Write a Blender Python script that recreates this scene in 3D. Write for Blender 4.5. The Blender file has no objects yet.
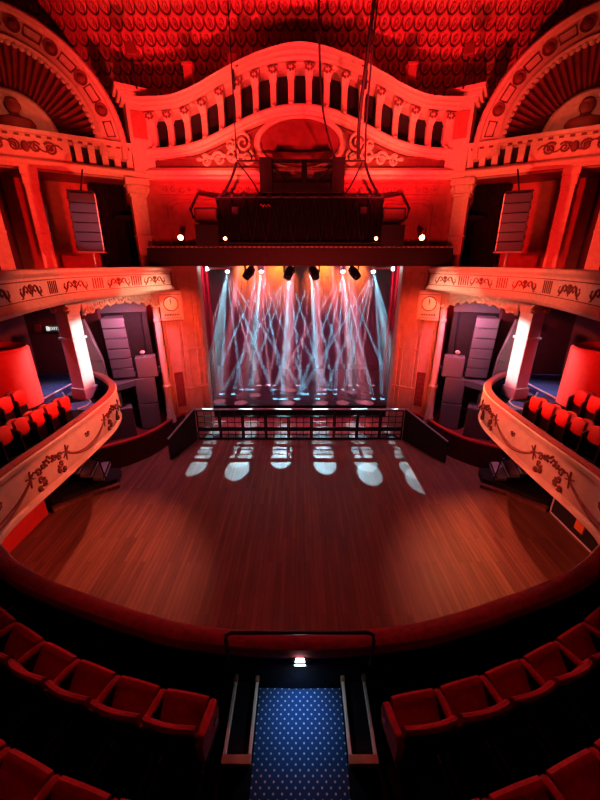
import bpy, math, random
from mathutils import Vector, Matrix
random.seed(7)
sc = bpy.context.scene
col = sc.collection
R = math.radians

# ---------------------------------------------------------------- materials
def nodes_of(name):
    m = bpy.data.materials.new(name); m.use_nodes = True
    nt = m.node_tree
    b = nt.nodes['Principled BSDF']
    return m, nt, b

def mat(name, c, rough=.6, metal=0., noise=.12, scale=6., bump=.0, spec=.5, sheen=0.):
    m, nt, b = nodes_of(name)
    b.inputs['Roughness'].default_value = rough
    b.inputs['Metallic'].default_value = metal
    b.inputs['Specular IOR Level'].default_value = spec
    if sheen: b.inputs['Sheen Weight'].default_value = sheen
    tc = nt.nodes.new('ShaderNodeTexCoord')
    nz = nt.nodes.new('ShaderNodeTexNoise'); nz.inputs['Scale'].default_value = scale; nz.inputs['Detail'].default_value = 4
    nt.links.new(tc.outputs['Object'], nz.inputs['Vector'])
    cr = nt.nodes.new('ShaderNodeValToRGB')
    lo = [max(0, x * (1 - noise * 1.6)) for x in c]; hi = [min(1, x * (1 + noise)) for x in c]
    cr.color_ramp.elements[0].color = (*lo, 1); cr.color_ramp.elements[0].position = .3
    cr.color_ramp.elements[1].color = (*hi, 1); cr.color_ramp.elements[1].position = .7
    nt.links.new(nz.outputs['Fac'], cr.inputs['Fac'])
    nt.links.new(cr.outputs['Color'], b.inputs['Base Color'])
    if bump:
        bp = nt.nodes.new('ShaderNodeBump'); bp.inputs['Strength'].default_value = bump; bp.inputs['Distance'].default_value = .03
        nt.links.new(nz.outputs['Fac'], bp.inputs['Height']); nt.links.new(bp.outputs['Normal'], b.inputs['Normal'])
    return m

def emit(name, c, s):
    m, nt, b = nodes_of(name)
    b.inputs['Base Color'].default_value = (*c, 1)
    b.inputs['Emission Color'].default_value = (*c, 1); b.inputs['Emission Strength'].default_value = s
    return m

def mnode(nt, op, a, b=None, c=None):
    n = nt.nodes.new('ShaderNodeMath'); n.operation = op
    for i, v in enumerate((a, b, c)):
        if v is None: continue
        if isinstance(v, (int, float)): n.inputs[i].default_value = v
        else: nt.links.new(v, n.inputs[i])
    return n.outputs[0]

def ramp(nt, fac, stops):
    cr = nt.nodes.new('ShaderNodeValToRGB'); e = cr.color_ramp.elements
    while len(e) < len(stops): e.new(.5)
    for k, (p, c) in enumerate(stops):
        e[k].position = p; e[k].color = (*c, 1) if len(c) == 3 else c
    nt.links.new(fac, cr.inputs['Fac']); return cr.outputs['Color']

def ceiling_mat():
    m, nt, b = nodes_of('scalloped_plaster_tiles')
    uv = nt.nodes.new('ShaderNodeUVMap'); sp = nt.nodes.new('ShaderNodeSeparateXYZ')
    nt.links.new(uv.outputs['UV'], sp.inputs[0])
    U = mnode(nt, 'DIVIDE', sp.outputs['X'], .42); V = mnode(nt, 'DIVIDE', sp.outputs['Y'], .42)
    row = mnode(nt, 'FLOOR', V)
    odd = mnode(nt, 'FRACT', mnode(nt, 'MULTIPLY', row, .5))
    fx = mnode(nt, 'SUBTRACT', mnode(nt, 'FRACT', mnode(nt, 'ADD', U, odd)), .5)
    fy = mnode(nt, 'FRACT', V)
    # round lower rim of each scale
    d = mnode(nt, 'SQRT', mnode(nt, 'ADD', mnode(nt, 'POWER', fx, 2.), mnode(nt, 'POWER', mnode(nt, 'MULTIPLY', mnode(nt, 'SUBTRACT', 1., fy), .62), 2.)))
    # raised leaf in the middle of each scale
    lf = mnode(nt, 'SQRT', mnode(nt, 'ADD', mnode(nt, 'POWER', mnode(nt, 'MULTIPLY', fx, 4.2), 2.), mnode(nt, 'POWER', mnode(nt, 'MULTIPLY', mnode(nt, 'SUBTRACT', fy, .55), 2.1), 2.)))
    h1 = ramp(nt, d, [(0, (.45,)*3), (.40, (.55,)*3), (.47, (1,)*3), (.50, (.95,)*3), (.53, (0,)*3), (.62, (.35,)*3)])
    h2 = ramp(nt, lf, [(0, (.0,)*3), (.2, (.9,)*3), (.5, (1.,)*3), (.85, (.0,)*3)])
    h = mnode(nt, 'ADD', h1, h2)
    c = ramp(nt, d, [(0, (.66, .16, .14)), (.46, (.68, .17, .14)), (.505, (.10, .015, .015)), (.55, (.14, .02, .02)), (.6, (.60, .14, .12))])
    mx = nt.nodes.new('ShaderNodeMixRGB'); mx.blend_type = 'MULTIPLY'; mx.inputs['Fac'].default_value = 1.
    nt.links.new(c, mx.inputs['Color1']); nt.links.new(ramp(nt, lf, [(0, (.55,)*3), (.35, (.75,)*3), (.62, (1.5,)*3), (.8, (.6,)*3), (1., (1.,)*3)]), mx.inputs['Color2'])  # leaf rim light and shade multiplied into the tile colour
    nt.links.new(mx.outputs['Color'], b.inputs['Base Color']); b.inputs['Roughness'].default_value = .5
    bp = nt.nodes.new('ShaderNodeBump'); bp.inputs['Strength'].default_value = 1.; bp.inputs['Distance'].default_value = .13
    nt.links.new(h, bp.inputs['Height']); nt.links.new(bp.outputs['Normal'], b.inputs['Normal'])
    return m

def wood_mat():
    m, nt, b = nodes_of('oak_boards')
    tc = nt.nodes.new('ShaderNodeTexCoord'); mp = nt.nodes.new('ShaderNodeMapping')
    mp.inputs['Rotation'].default_value = (0, 0, R(90))
    nt.links.new(tc.outputs['Object'], mp.inputs['Vector'])
    br = nt.nodes.new('ShaderNodeTexBrick')
    br.inputs['Scale'].default_value = 1.; br.inputs['Brick Width'].default_value = 2.6; br.inputs['Row Height'].default_value = .13
    br.inputs['Mortar Size'].default_value = .004; br.offset = .37
    br.inputs['Color1'].default_value = (.30, .135, .085, 1); br.inputs['Color2'].default_value = (.19, .08, .05, 1); br.inputs['Mortar'].default_value = (.05, .02, .015, 1)
    nt.links.new(mp.outputs['Vector'], br.inputs['Vector'])
    m2 = nt.nodes.new('ShaderNodeMapping'); m2.inputs['Scale'].default_value = (5., .35, 1.)
    nt.links.new(tc.outputs['Object'], m2.inputs['Vector'])
    nz = nt.nodes.new('ShaderNodeTexNoise'); nz.inputs['Scale'].default_value = 2.2; nz.inputs['Detail'].default_value = 7
    nt.links.new(m2.outputs['Vector'], nz.inputs['Vector'])
    mx = nt.nodes.new('ShaderNodeMixRGB'); mx.blend_type = 'MULTIPLY'; mx.inputs['Fac'].default_value = .75
    nt.links.new(br.outputs['Color'], mx.inputs['Color1'])
    nt.links.new(ramp(nt, nz.outputs['Fac'], [(.25, (.55, .5, .5)), (.7, (1.3, 1.25, 1.2))]), mx.inputs['Color2'])
    nt.links.new(mx.outputs['Color'], b.inputs['Base Color'])
    nt.links.new(ramp(nt, nz.outputs['Fac'], [(.3, (.38,)*3), (.7, (.6,)*3)]), b.inputs['Roughness'])
    bp = nt.nodes.new('ShaderNodeBump'); bp.inputs['Strength'].default_value = .25; bp.inputs['Distance'].default_value = .01
    nt.links.new(br.outputs['Fac'], bp.inputs['Height']); bp.invert = True
    nt.links.new(bp.outputs['Normal'], b.inputs['Normal'])
    return m

def dot_carpet():
    m, nt, b = nodes_of('blue_dotted_carpet')
    tc = nt.nodes.new('ShaderNodeTexCoord'); sp = nt.nodes.new('ShaderNodeSeparateXYZ')
    nt.links.new(tc.outputs['Object'], sp.inputs[0])
    s = .084
    def lattice(off):
        a = mnode(nt, 'SUBTRACT', mnode(nt, 'FRACT', mnode(nt, 'ADD', mnode(nt, 'DIVIDE', sp.outputs['X'], s), 50 + off)), .5)
        c = mnode(nt, 'SUBTRACT', mnode(nt, 'FRACT', mnode(nt, 'ADD', mnode(nt, 'DIVIDE', sp.outputs['Y'], s), 50 + off)), .5)
        return mnode(nt, 'SQRT', mnode(nt, 'ADD', mnode(nt, 'POWER', a, 2.), mnode(nt, 'POWER', c, 2.)))
    d = mnode(nt, 'MINIMUM', lattice(0.), lattice(.5))
    c = ramp(nt, d, [(0, (.5, .5, .55)), (.09, (.45, .45, .5)), (.13, (.016, .045, .13)), (1, (.018, .05, .14))])
    nt.links.new(c, b.inputs['Base Color']); b.inputs['Roughness'].default_value = .95
    b.inputs['Specular IOR Level'].default_value = .1
    return m

M = {
 'cream': mat('cream_plaster', (.74, .56, .40), .5, noise=.08, scale=9, bump=.12),
 'cream_low': mat('cream_painted_balcony', (.76, .60, .46), .5, noise=.06, scale=5, bump=.05),
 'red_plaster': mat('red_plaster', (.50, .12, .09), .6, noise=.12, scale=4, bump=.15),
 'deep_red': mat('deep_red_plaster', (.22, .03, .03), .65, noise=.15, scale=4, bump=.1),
 'dark_beam': mat('dark_maroon_beam', (.022, .006, .007), .5, noise=.2),
 'pier': mat('warm_pier_plaster', (.58, .33, .22), .5, noise=.08, scale=4, bump=.08),
 'relief': mat('dark_red_relief', (.19, .04, .026), .6, noise=.1),
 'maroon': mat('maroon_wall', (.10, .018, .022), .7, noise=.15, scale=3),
 'velvet': mat('red_velvet', (.30, .012, .016), .75, noise=.2, scale=14, bump=.05, sheen=.3),
 'seat': mat('red_seat_plush', (.50, .018, .028), .7, noise=.15, scale=20, bump=.05, sheen=.25),
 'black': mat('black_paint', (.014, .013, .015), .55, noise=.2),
 'black_metal': mat('black_metal', (.02, .02, .022), .4, metal=.3, noise=.2),
 'drape': mat('black_serge', (.012, .010, .012), .95, noise=.3, spec=.1),
 'stage_black': mat('black_stage_boards', (.012, .010, .012), .75, noise=.3, spec=.2),
 'back_drape': mat('dark_red_backcloth', (.05, .012, .018), .95, noise=.3, spec=.1),
 'leg_drape': mat('red_leg_drape', (.28, .02, .05), .9, noise=.2, spec=.1),
 'speaker': mat('charcoal_speaker', (.17, .16, .17), .6, noise=.1, scale=20),
 'grille': mat('speaker_grille', (.20, .19, .20), .55, noise=.15, scale=60, bump=.1),
 'speaker_dark': mat('dark_speaker', (.025, .035, .06), .5, noise=.1, scale=20),
 'grille_dark': mat('dark_speaker_grille', (.03, .045, .08), .5, noise=.15, scale=60, bump=.1),
 'lit_sign': emit('lit_sign', (.8, .9, .85), .9),
 'white': mat('white_paint', (.80, .78, .76), .45, noise=.05),
 'grey': mat('grey_metal', (.42, .42, .43), .4, metal=.4, noise=.1),
 'pale': mat('pale_grey_tread', (.60, .60, .62), .6, noise=.1),
 'carpet': mat('dark_navy_carpet', (.010, .011, .017), .95, noise=.3, scale=40, spec=.1),
 'deck': mat('blue_deck_carpet', (.08, .16, .40), .9, noise=.2, scale=20, spec=.1),
 'wood': mat('varnished_wood', (.42, .22, .14), .45, noise=.2, scale=8),
 'red_panel': mat('bright_red_panel', (.62, .025, .02), .55, noise=.06),
 'cable': mat('black_cable', (.01, .01, .01), .6),
 'dial': mat('pale_yellow_dial', (.85, .78, .52), .5, noise=.03),
 'ink': mat('dark_ink', (.03, .05, .08), .5),
 'sign_green': mat('dark_green_sign', (.05, .20, .12), .5),
 'orange': mat('orange_notice', (.80, .22, .05), .5),
 'lens_off': mat('dark_glass_lens', (.03, .03, .05), .1),
 'step_light': emit('step_light', (.75, .9, 1.), 9.),
 'amber_lens': emit('amber_lens', (1., .22, .10), 30.),
 'white_lens': emit('white_lens', (.75, .9, 1.), 25.),
 'tape': mat('white_tape', (.75, .75, .78), .6),
 'board': wood_mat(), 'tiles': ceiling_mat(), 'dots': dot_carpet(),
}

# ---------------------------------------------------------------- mesh builder
class MB:
    def __init__(s, sx=1): s.v = []; s.f = []; s.sx = sx
    def add(s, vs, fs):
        n = len(s.v); s.v += [tuple(p) for p in vs]; s.f += [tuple(i + n for i in f) for f in fs]; return s
    def box(s, c, d, rz=0, rx=0, ry=0):
        m = Matrix.Rotation(rz, 3, 'Z') @ Matrix.Rotation(rx, 3, 'X') @ Matrix.Rotation(ry, 3, 'Y')
        vs = [Vector(c) + m @ Vector((a*d[0]/2, b*d[1]/2, e*d[2]/2)) for a in (-1, 1) for b in (-1, 1) for e in (-1, 1)]
        return s.add(vs, [(0,1,3,2),(4,6,7,5),(0,4,5,1),(2,3,7,6),(0,2,6,4),(1,5,7,3)])
    def loft(s, rings, closed=True, cap=True):
        n = len(rings[0]); vs = [p for r in rings for p in r]; fs = []
        m = n if closed else n - 1
        for k in range(len(rings) - 1):
            for i in range(m):
                j = (i + 1) % n
                fs.append((k*n+i, k*n+j, (k+1)*n+j, (k+1)*n+i))
        if cap and closed:
            fs.append(tuple(range(n))[::-1]); fs.append(tuple((len(rings)-1)*n + i for i in range(n)))
        return s.add(vs, fs)
    def tube(s, pts, r, n=6, closed=False):
        pts = [Vector(p) for p in pts]; rings = []
        rr = r if isinstance(r, (list, tuple)) else [r]*len(pts)
        up = Vector((0, 0, 1)); N = len(pts)
        for i, p in enumerate(pts):
            if closed: t = pts[(i+1) % N] - pts[i-1]
            else: t = pts[min(i+1, N-1)] - pts[max(i-1, 0)]
            t.normalize()
            a = t.cross(up)
            if a.length < .05: a = t.cross(Vector((0, 1, 0)))
            a.normalize(); b = a.cross(t)
            rings.append([p + (a*math.cos(2*math.pi*k/n) + b*math.sin(2*math.pi*k/n))*rr[i] for k in range(n)])
        if closed: rings.append(rings[0])
        return s.loft(rings, True, not closed)
    def prism(s, poly, fn, a, b):
        """2D polygon extruded from depth a to b; fn(u, w, depth) -> point"""
        return s.loft([[fn(u, w, a) for u, w in poly], [fn(u, w, b) for u, w in poly]])
    def lathe(s, c, prof, n=20, axis='z', sq=1.):
        rings = []
        for r, h in prof:
            ring = []
            for k in range(n):
                a = 2*math.pi*k/n; x, y = r*math.cos(a), r*math.sin(a)*sq
                q = (x, y, h) if axis == 'z' else ((x, -h, y) if axis == 'y' else (h, x, y))
                ring.append((c[0]+q[0], c[1]+q[1], c[2]+q[2]))
            rings.append(ring)
        return s.loft(rings)
    def ball(s, c, r, n=8):
        r = (r, r, r) if isinstance(r, (int, float)) else r
        rings = []
        for i in range(1, n):
            t = math.pi*i/n
            rings.append([(c[0]+r[0]*math.sin(t)*math.cos(2*math.pi*k/n), c[1]+r[1]*math.sin(t)*math.sin(2*math.pi*k/n), c[2]-r[2]*math.cos(t)) for k in range(n)])
        return s.loft(rings)
    def build(s, name, m, parent=None, bevel=0, smooth=35, base=None, uv=None):
        me = bpy.data.meshes.new(name)
        o0 = Vector((0, 0, 0))
        root = parent
        while root is not None and root.parent is not None: root = root.parent
        if root is not None: o0 = Vector(root.location) if root.type == 'EMPTY' or True else o0
        if base is not None: o0 = Vector(base)
        vs = [(x*s.sx - o0.x, y - o0.y, z - o0.z) for x, y, z in s.v]
        me.from_pydata(vs, [], s.f if s.sx > 0 else [f[::-1] for f in s.f]); me.update()
        import bmesh
        bm = bmesh.new(); bm.from_mesh(me); bmesh.ops.recalc_face_normals(bm, faces=bm.faces); bm.to_mesh(me); bm.free()
        if uv:
            l = me.uv_layers.new(name='UVMap')
            for p in me.polygons:
                for li in p.loop_indices: l.data[li].uv = uv(me.vertices[me.loops[li].vertex_index].co)
        if smooth:
            for p in me.polygons: p.use_smooth = True
            me.set_sharp_from_angle(angle=R(smooth))
        me.materials.append(m)
        o = bpy.data.objects.new(name, me); col.objects.link(o)
        if parent is not None: o.parent = parent
        elif base is not None: o.location = o0
        if bevel:
            b = o.modifiers.new('bevel', 'BEVEL'); b.width = bevel; b.segments = 2; b.limit_method = 'ANGLE'; b.angle_limit = R(40)
        return o

def tag(o, label=None, cat=None, group=None, kind=None):
    if label: o['label'] = label
    if cat: o['category'] = cat
    if group: o['group'] = group
    if kind: o['kind'] = kind
    return o
def struct(o, label=None, cat=None):
    return tag(o, label, cat, kind='structure')
def thing(name, label, cat, loc=(0, 0, 0), rz=0, group=None):
    o = bpy.data.objects.new(name, None); col.objects.link(o); o.empty_display_size = .2
    o.location = loc; o.rotation_euler = (0, 0, rz)
    return tag(o, label, cat, group)
def dup(root, loc, rz, label, group=None):
    kids = {}
    for o in list(bpy.data.objects):
        if o.parent: kids.setdefault(o.parent.name, []).append(o)
    r = root.copy(); col.objects.link(r); r.location = loc; r.rotation_euler = (0, 0, rz)
    r['label'] = label
    if group: r['group'] = group
    for ch in kids.get(root.name, []):
        c = ch.copy(); col.objects.link(c); c.parent = r
        for g in kids.get(ch.name, []):
            d = g.copy(); col.objects.link(d); d.parent = c
    return r
SIDE = {-1: 'left', 1: 'right'}

def catmull(pts, n=8):
    P = [pts[0]] + list(pts) + [pts[-1]]; out = []
    for i in range(1, len(P) - 2):
        p0, p1, p2, p3 = P[i-1], P[i], P[i+1], P[i+2]
        for k in range(n):
            t = k/n
            out.append(tuple(.5*((2*b) + (-a+c)*t + (2*a-5*b+4*c-d)*t*t + (-a+3*b-3*c+d)*t**3) for a, b, c, d in zip(p0, p1, p2, p3)))
    out.append(tuple(pts[-1])); return out
def interp(tab, x):
    x = abs(x)
    for (a, b), (c, d) in zip(tab, tab[1:]):
        if x <= c:
            t = (x-a)/(c-a); t = t*t*(3-2*t)*.35 + t*.65
            return b + (d-b)*t
    return tab[-1][1]

class Path:
    """plan path; 'outward' is to the right of travel"""
    def __init__(s, pts, n=10):
        s.p = [Vector((x, y)) for x, y in catmull(pts, n)]
        s.l = [0.]
        for a, b in zip(s.p, s.p[1:]): s.l.append(s.l[-1] + (b-a).length)
        s.nrm = []
        for i in range(len(s.p)):
            d = s.p[min(i+1, len(s.p)-1)] - s.p[max(i-1, 0)]; d.normalize()
            s.nrm.append(Vector((d.y, -d.x)))
    def at(s, t):
        t = max(0, min(s.l[-1], t))
        for i in range(len(s.l)-1):
            if t <= s.l[i+1]:
                k = (t - s.l[i])/max(1e-9, s.l[i+1]-s.l[i])
                return s.p[i].lerp(s.p[i+1], k), s.nrm[i].lerp(s.nrm[i+1], k).normalized()
        return s.p[-1], s.nrm[-1]
    def pt(s, t, o, z):
        p, n = s.at(t); q = p + n*o; return (q.x, q.y, z)
    def sweep(s, mb, prof, t0=None, t1=None):
        rings = []
        for i, p in enumerate(s.p):
            if t0 is not None and not (t0 <= s.l[i] <= t1): continue
            rings.append([(p.x + s.nrm[i].x*o, p.y + s.nrm[i].y*o, z) for o, z in prof])
        return mb.loft(rings)

# ---------------------------------------------------------------- world, camera, view
w = bpy.data.worlds.new('World'); sc.world = w; w.use_nodes = True
w.node_tree.nodes['Background'].inputs['Color'].default_value = (1., .06, .08, 1)
w.node_tree.nodes['Background'].inputs['Strength'].default_value = .006
cam = bpy.data.cameras.new('Camera'); co = bpy.data.objects.new('Camera', cam); col.objects.link(co)
cam.sensor_fit = 'HORIZONTAL'; cam.sensor_width = 36; cam.lens = 36*355/600; cam.clip_start = .05; cam.clip_end = 200
co.location = (0, 0, 8); co.rotation_euler = (R(90 - 21.2), 0, 0)
sc.camera = co
sc.view_settings.view_transform = 'Standard'; sc.view_settings.look = 'None'
sc.view_settings.exposure = 0; sc.view_settings.gamma = 1
sc.view_settings.use_curve_mapping = False
cy = sc.cycles
cy.max_bounces = 5; cy.diffuse_bounces = 3; cy.glossy_bounces = 2; cy.volume_bounces = 0; cy.transmission_bounces = 2
cy.use_denoising = True; cy.sample_clamp_indirect = 4; cy.caustics_reflective = False; cy.caustics_refractive = False

# ---------------------------------------------------------------- setting: floors, ceiling, walls
struct(MB().add([(-9.2, 1, 0), (9.2, 1, 0), (9.2, 18.1, 0), (-9.2, 18.1, 0)], [(0, 1, 2, 3)]).build('floor', M['board'], smooth=0))
b = MB(); ys = [20.6 - .35*k for k in range(32)]
prof = [(y, 32.9 - y - .012*(y - 16)**2) for y in ys]
b.loft([[(-15, y, z) for y, z in prof], [(15, y, z) for y, z in prof]], closed=False, cap=False)
struct(b.build('ceiling', M['tiles'], uv=lambda p: (p.x + .1, (20.6 - p.y)*1.414)))

# stage
b = MB().box((0, 21.55, .35), (13, 7.1, .7))
struct(b.build('stage_floor', M['stage_black'], smooth=0))
b = MB().box((0, 25.2, 5.5), (16, .12, 9))
struct(b.build('wall_stage_back', M['back_drape'], smooth=0))
for sx in (1, -1):
    b = MB(sx).box((-7.2, 21, 5.5), (.12, 8.4, 9)); struct(b.build('wall_stage_left' if sx > 0 else 'wall_stage_right', M['drape'], smooth=0))
b = MB().box((0, 20.6, 9.7), (15, 9, .15)); struct(b.build('stage_ceiling', M['drape'], smooth=0))

# proscenium wall above the opening
b = MB().box((0, 16.25, 9.5), (11.9, .5, 3.2)); struct(b.build('wall_proscenium', M['red_plaster'], smooth=0))
# splayed piers that frame the opening, plus their panel mouldings
for sx in (1, -1):
    t = thing('proscenium_pier', 'tall splayed plaster pier at the %s edge of the stage opening' % ('left' if sx > 0 else 'right'), 'pier')
    t['kind'] = 'structure'
    A, B = Vector((-6.05, 15.75)), Vector((-4.55, 16.7))
    d = (B-A).normalized(); n = Vector((d.y, -d.x)); L = (B-A).length
    def pp(s, z, o): q = A + d*s + n*o; return (q.x, q.y, z)
    b = MB(sx).prism([(0, 0), (L, 0), (L, 8.2), (0, 8.2)], lambda u, w_, k: pp(u, w_, k), 0, -.35)
    b.loft([[(-4.55, 16.7, 0), (-4.55, 17.3, 0), (-5.2, 17.3, 0), (-5.2, 16.7, 0)], [(-4.55, 16.7, 8.2), (-4.55, 17.3, 8.2), (-5.2, 17.3, 8.2), (-5.2, 16.7, 8.2)]])
    b.build('pier_body', M['pier'], t)
    b = MB(sx)
    for s0, s1 in ((.12, .2), (.62, .70), (.80, 1.02), (1.38, 1.46), (1.6, 1.72)):
        b.prism([(s0, 1.2), (s1, 1.2), (s1, 7.6), (s0, 7.6)], lambda u, w_, k: pp(u, w_, k), .06, -.02)
    for z0 in (4.2, 2.3):
        b.prism([(.72, z0), (L, z0), (L, z0+.08), (.72, z0+.08)], lambda u, w_, k: pp(u, w_, k), .08, -.02)
    b.build('pier_moulding', M['pier'], t, bevel=.015)
    b = MB(sx).prism([(.22, 1.5), (.6, 1.5), (.6, 3.2), (.22, 3.2)], lambda u, w_, k: pp(u, w_, k), .05, -.02)
    for k_ in range(6): b.prism([(.27, 1.7+.23*k_), (.55, 1.7+.23*k_), (.55, 1.84+.23*k_), (.27, 1.84+.23*k_)], lambda u, w_, k: pp(u, w_, k), .075, .04)
    tag(b.build('access_panel', M['deep_red'], t), 'dark red low panel in the pier')
    # cornice at the wall behind
    # outer side walls and the wall pieces behind the boxes
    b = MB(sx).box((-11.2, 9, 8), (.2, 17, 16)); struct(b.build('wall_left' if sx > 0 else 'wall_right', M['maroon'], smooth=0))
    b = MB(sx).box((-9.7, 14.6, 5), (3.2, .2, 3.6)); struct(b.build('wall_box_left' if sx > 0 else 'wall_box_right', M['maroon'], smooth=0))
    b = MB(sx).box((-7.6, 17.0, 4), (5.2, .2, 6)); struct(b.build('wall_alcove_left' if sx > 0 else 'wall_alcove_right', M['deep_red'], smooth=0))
    # low platform beside the stage that carries the bass cabinets
    b = MB(sx).prism([(-5.75, 16.4), (-6.2, 15.5), (-6.6, 14.4), (-6.9, 13.9), (-7.6, 13.3), (-8.3, 12.85), (-11, 12.85), (-11, 16.9), (-5.75, 16.9)], lambda u, w_, k: (u, w_, k), 0, .95)
    struct(b.build('side_stage_floor', M['deep_red'], smooth=0))
    # box floor for the speaker stack
    b = MB(sx).prism([(-6.75, 16.8), (-6.75, 15.2), (-7.2, 14.2), (-7.9, 13.25), (-8.6, 12.6), (-11, 12.6), (-11, 16.8)], lambda u, w_, k: (u, w_, k), 3.05, 3.3)
    struct(b.build('box_floor', M['speaker'], smooth=0))

for sx in (1, -1):
    b = MB(sx); NP = 40
    b.loft([[(-6.5 + 1.75*k/NP, 19.6 + .10*math.sin(k*1.25), z) for k in range(NP+1)] for z in (.72, 8.9)], closed=False, cap=False)
    tag(b.build('leg_curtain', M['leg_drape'], smooth=60), 'pleated red side curtain at the %s edge of the stage' % ('left' if sx > 0 else 'right'), 'curtain')
    t = thing('cornice_post', 'short square plaster post standing on the %s slope of the pediment cornice' % ('left' if sx > 0 else 'right'), 'post', (-3.95*sx, 15.9, 13.5)); t['kind'] = 'structure'
    MB(sx).box((-3.95, 15.95, 13.9), (.3, .3, 1.1)).build('shaft', M['red_plaster'], t, bevel=.01)
    MB(sx).box((-3.95, 15.95, 14.48), (.38, .38, .1)).build('cap', M['red_plaster'], t, bevel=.02)
    for nm, c in (('outer', (-5.7, 15.4, 14.65)), ('inner', (-2.3, 15.45, 14.4))):
        t = thing('cornice_flood', 'small box flood light on the pediment cornice, %s one on the %s slope' % (nm, 'left' if sx > 0 else 'right'), 'light', (c[0]*sx, c[1], c[2]-.4))
        MB(sx).box(c, (.34, .3, .34), rz=R(20)).build('body', M['deep_red'], t, bevel=.03)
        b = MB(sx); b.tube([(c[0], c[1], c[2]-.15), (c[0], c[1]+.1, c[2]-(1.0 if nm == 'outer' else .75))], .035, 6); b.build('stand', M['black_metal'], t)

# pelmet beam across the proscenium
t = thing('pelmet_beam', 'long dark red beam across the top of the stage opening, dotted rope along its edge', 'beam'); t['kind'] = 'structure'
MB().box((0, 15.45, 8.2), (12.1, .5, .68)).build('beam', M['dark_beam'], t, bevel=.02)
b = MB()
for k in range(64): b.box((-5.95 + k*.189, 15.17, 8.56), (.11, .06, .05))
tag(b.build('edge_beading', M['cream'], t), kind='stuff')
MB().box((0, 15.19, 7.9), (12.12, .06, .07)).build('lower_lip', M['dark_beam'], t)

# ---------------------------------------------------------------- pediment
TOP = [(0, 15.19), (1.4, 14.92), (2.66, 14.43), (3.59, 14.0), (4.53, 13.70), (5.8, 13.64)]
COR = [(0, 14.48), (1.42, 14.31), (2.7, 13.86), (3.65, 13.42), (4.6, 13.14), (5.8, 13.06)]
ARC = [(0, 13.36), (.92, 13.27), (1.85, 13.0), (2.8, 12.6), (3.77, 12.23), (4.74, 12.04), (5.8, 11.98)]
def smooth_tab(tab):
    pts = catmull([(-tab[1][0], tab[1][1])] + tab, 12)
    return [(x, z) for x, z in pts if x >= -1e-6]
TOP = [(x, 8 + (z-8)*.952) for x, z in TOP]; ARC = [(x, 8 + (z-8)*.985) for x, z in ARC]
TOP, COR, ARC = map(smooth_tab, (TOP, COR, ARC))
def lin(tab, x):
    x = abs(x)
    for (a, b_), (c, d_) in zip(tab, tab[1:]):
        if x <= c: return b_ + (d_-b_)*(x-a)/max(1e-9, c-a)
    return tab[-1][1]
ped = thing('curved_pediment', 'swelling plaster pediment with a bracketed arcade and oval medallion above the stage', 'pediment'); ped['kind'] = 'structure'
xs = [-5.72 + 11.44*k/120 for k in range(121)]
def band(mb, lo, hi, prof):
    """prof: list of (fraction between lo and hi curves, y)"""
    return mb.loft([[(x, y, lo(x) + (hi(x)-lo(x))*f) for f, y in prof] for x in xs])
# moulded cornice, projecting
b = band(MB(), lambda x: lin(COR, x), lambda x: lin(TOP, x),
         [(-.08, 15.98), (.04, 15.84), (.12, 15.82), (.125, 15.95), (.17, 15.95), (.18, 15.68), (.36, 15.6), (.365, 15.78), (.42, 15.78), (.43, 15.5), (.62, 15.42), (.625, 15.56), (.68, 15.56), (.69, 15.34), (.76, 15.27), (.92, 15.24), (1., 15.3), (1., 16.7), (-.08, 16.7)])
b.build('cornice', M['cream'], ped)
# lower curved moulding under the arcade
b = band(MB(), lambda x: lin(ARC, x) - .27, lambda x: lin(ARC, x) + .06,
         [(0, 15.98), (.1, 15.88), (.35, 15.87), (.4, 15.78), (.8, 15.74), (1., 15.78), (1., 16.5), (0, 16.5)])
b.build('arc_moulding', M['cream'], ped)
# recess sheet coloured black for the shade in the arcade openings
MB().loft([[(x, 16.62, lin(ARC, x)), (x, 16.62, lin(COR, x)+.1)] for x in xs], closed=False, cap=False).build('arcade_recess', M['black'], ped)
NB = 17; PW = .642
b = MB()
for k in range(NB):
    x0 = (k - 8)*PW
    m_ = 8; top = [(x0 - PW/2 + PW*i/m_) for i in range(m_+1)]
    hw = .24
    rings = []
    for x in top:
        zt = lin(COR, x) + .05; zs = lin(COR, x0) - .26 + (lin(COR, x)-lin(COR, x0))
        q = (x-x0)/hw
        zb = zs + .22*math.sqrt(max(0, 1-q*q)) if abs(q) < 1 else zs
        rings.append([(x, 16., zb), (x, 16., zt), (x, 16.2, zt), (x, 16.2, zb)])
    b.loft(rings)
    # jamb stubs
    for sg in (-1, 1):
        xj = x0 + sg*(hw + PW/2)/2*1.0
        zl = lin(ARC, xj); zh = lin(COR, xj) - .35
        b.box((xj, 16.1, (zl+zh)/2), (PW/2-hw, .2, zh-zl))
for g in (-1, 1): b.box((g*5.62, 16.1, 12.5), (.36, .2, 1.3))
b.build('arcade_wall', M['cream'], ped)
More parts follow.
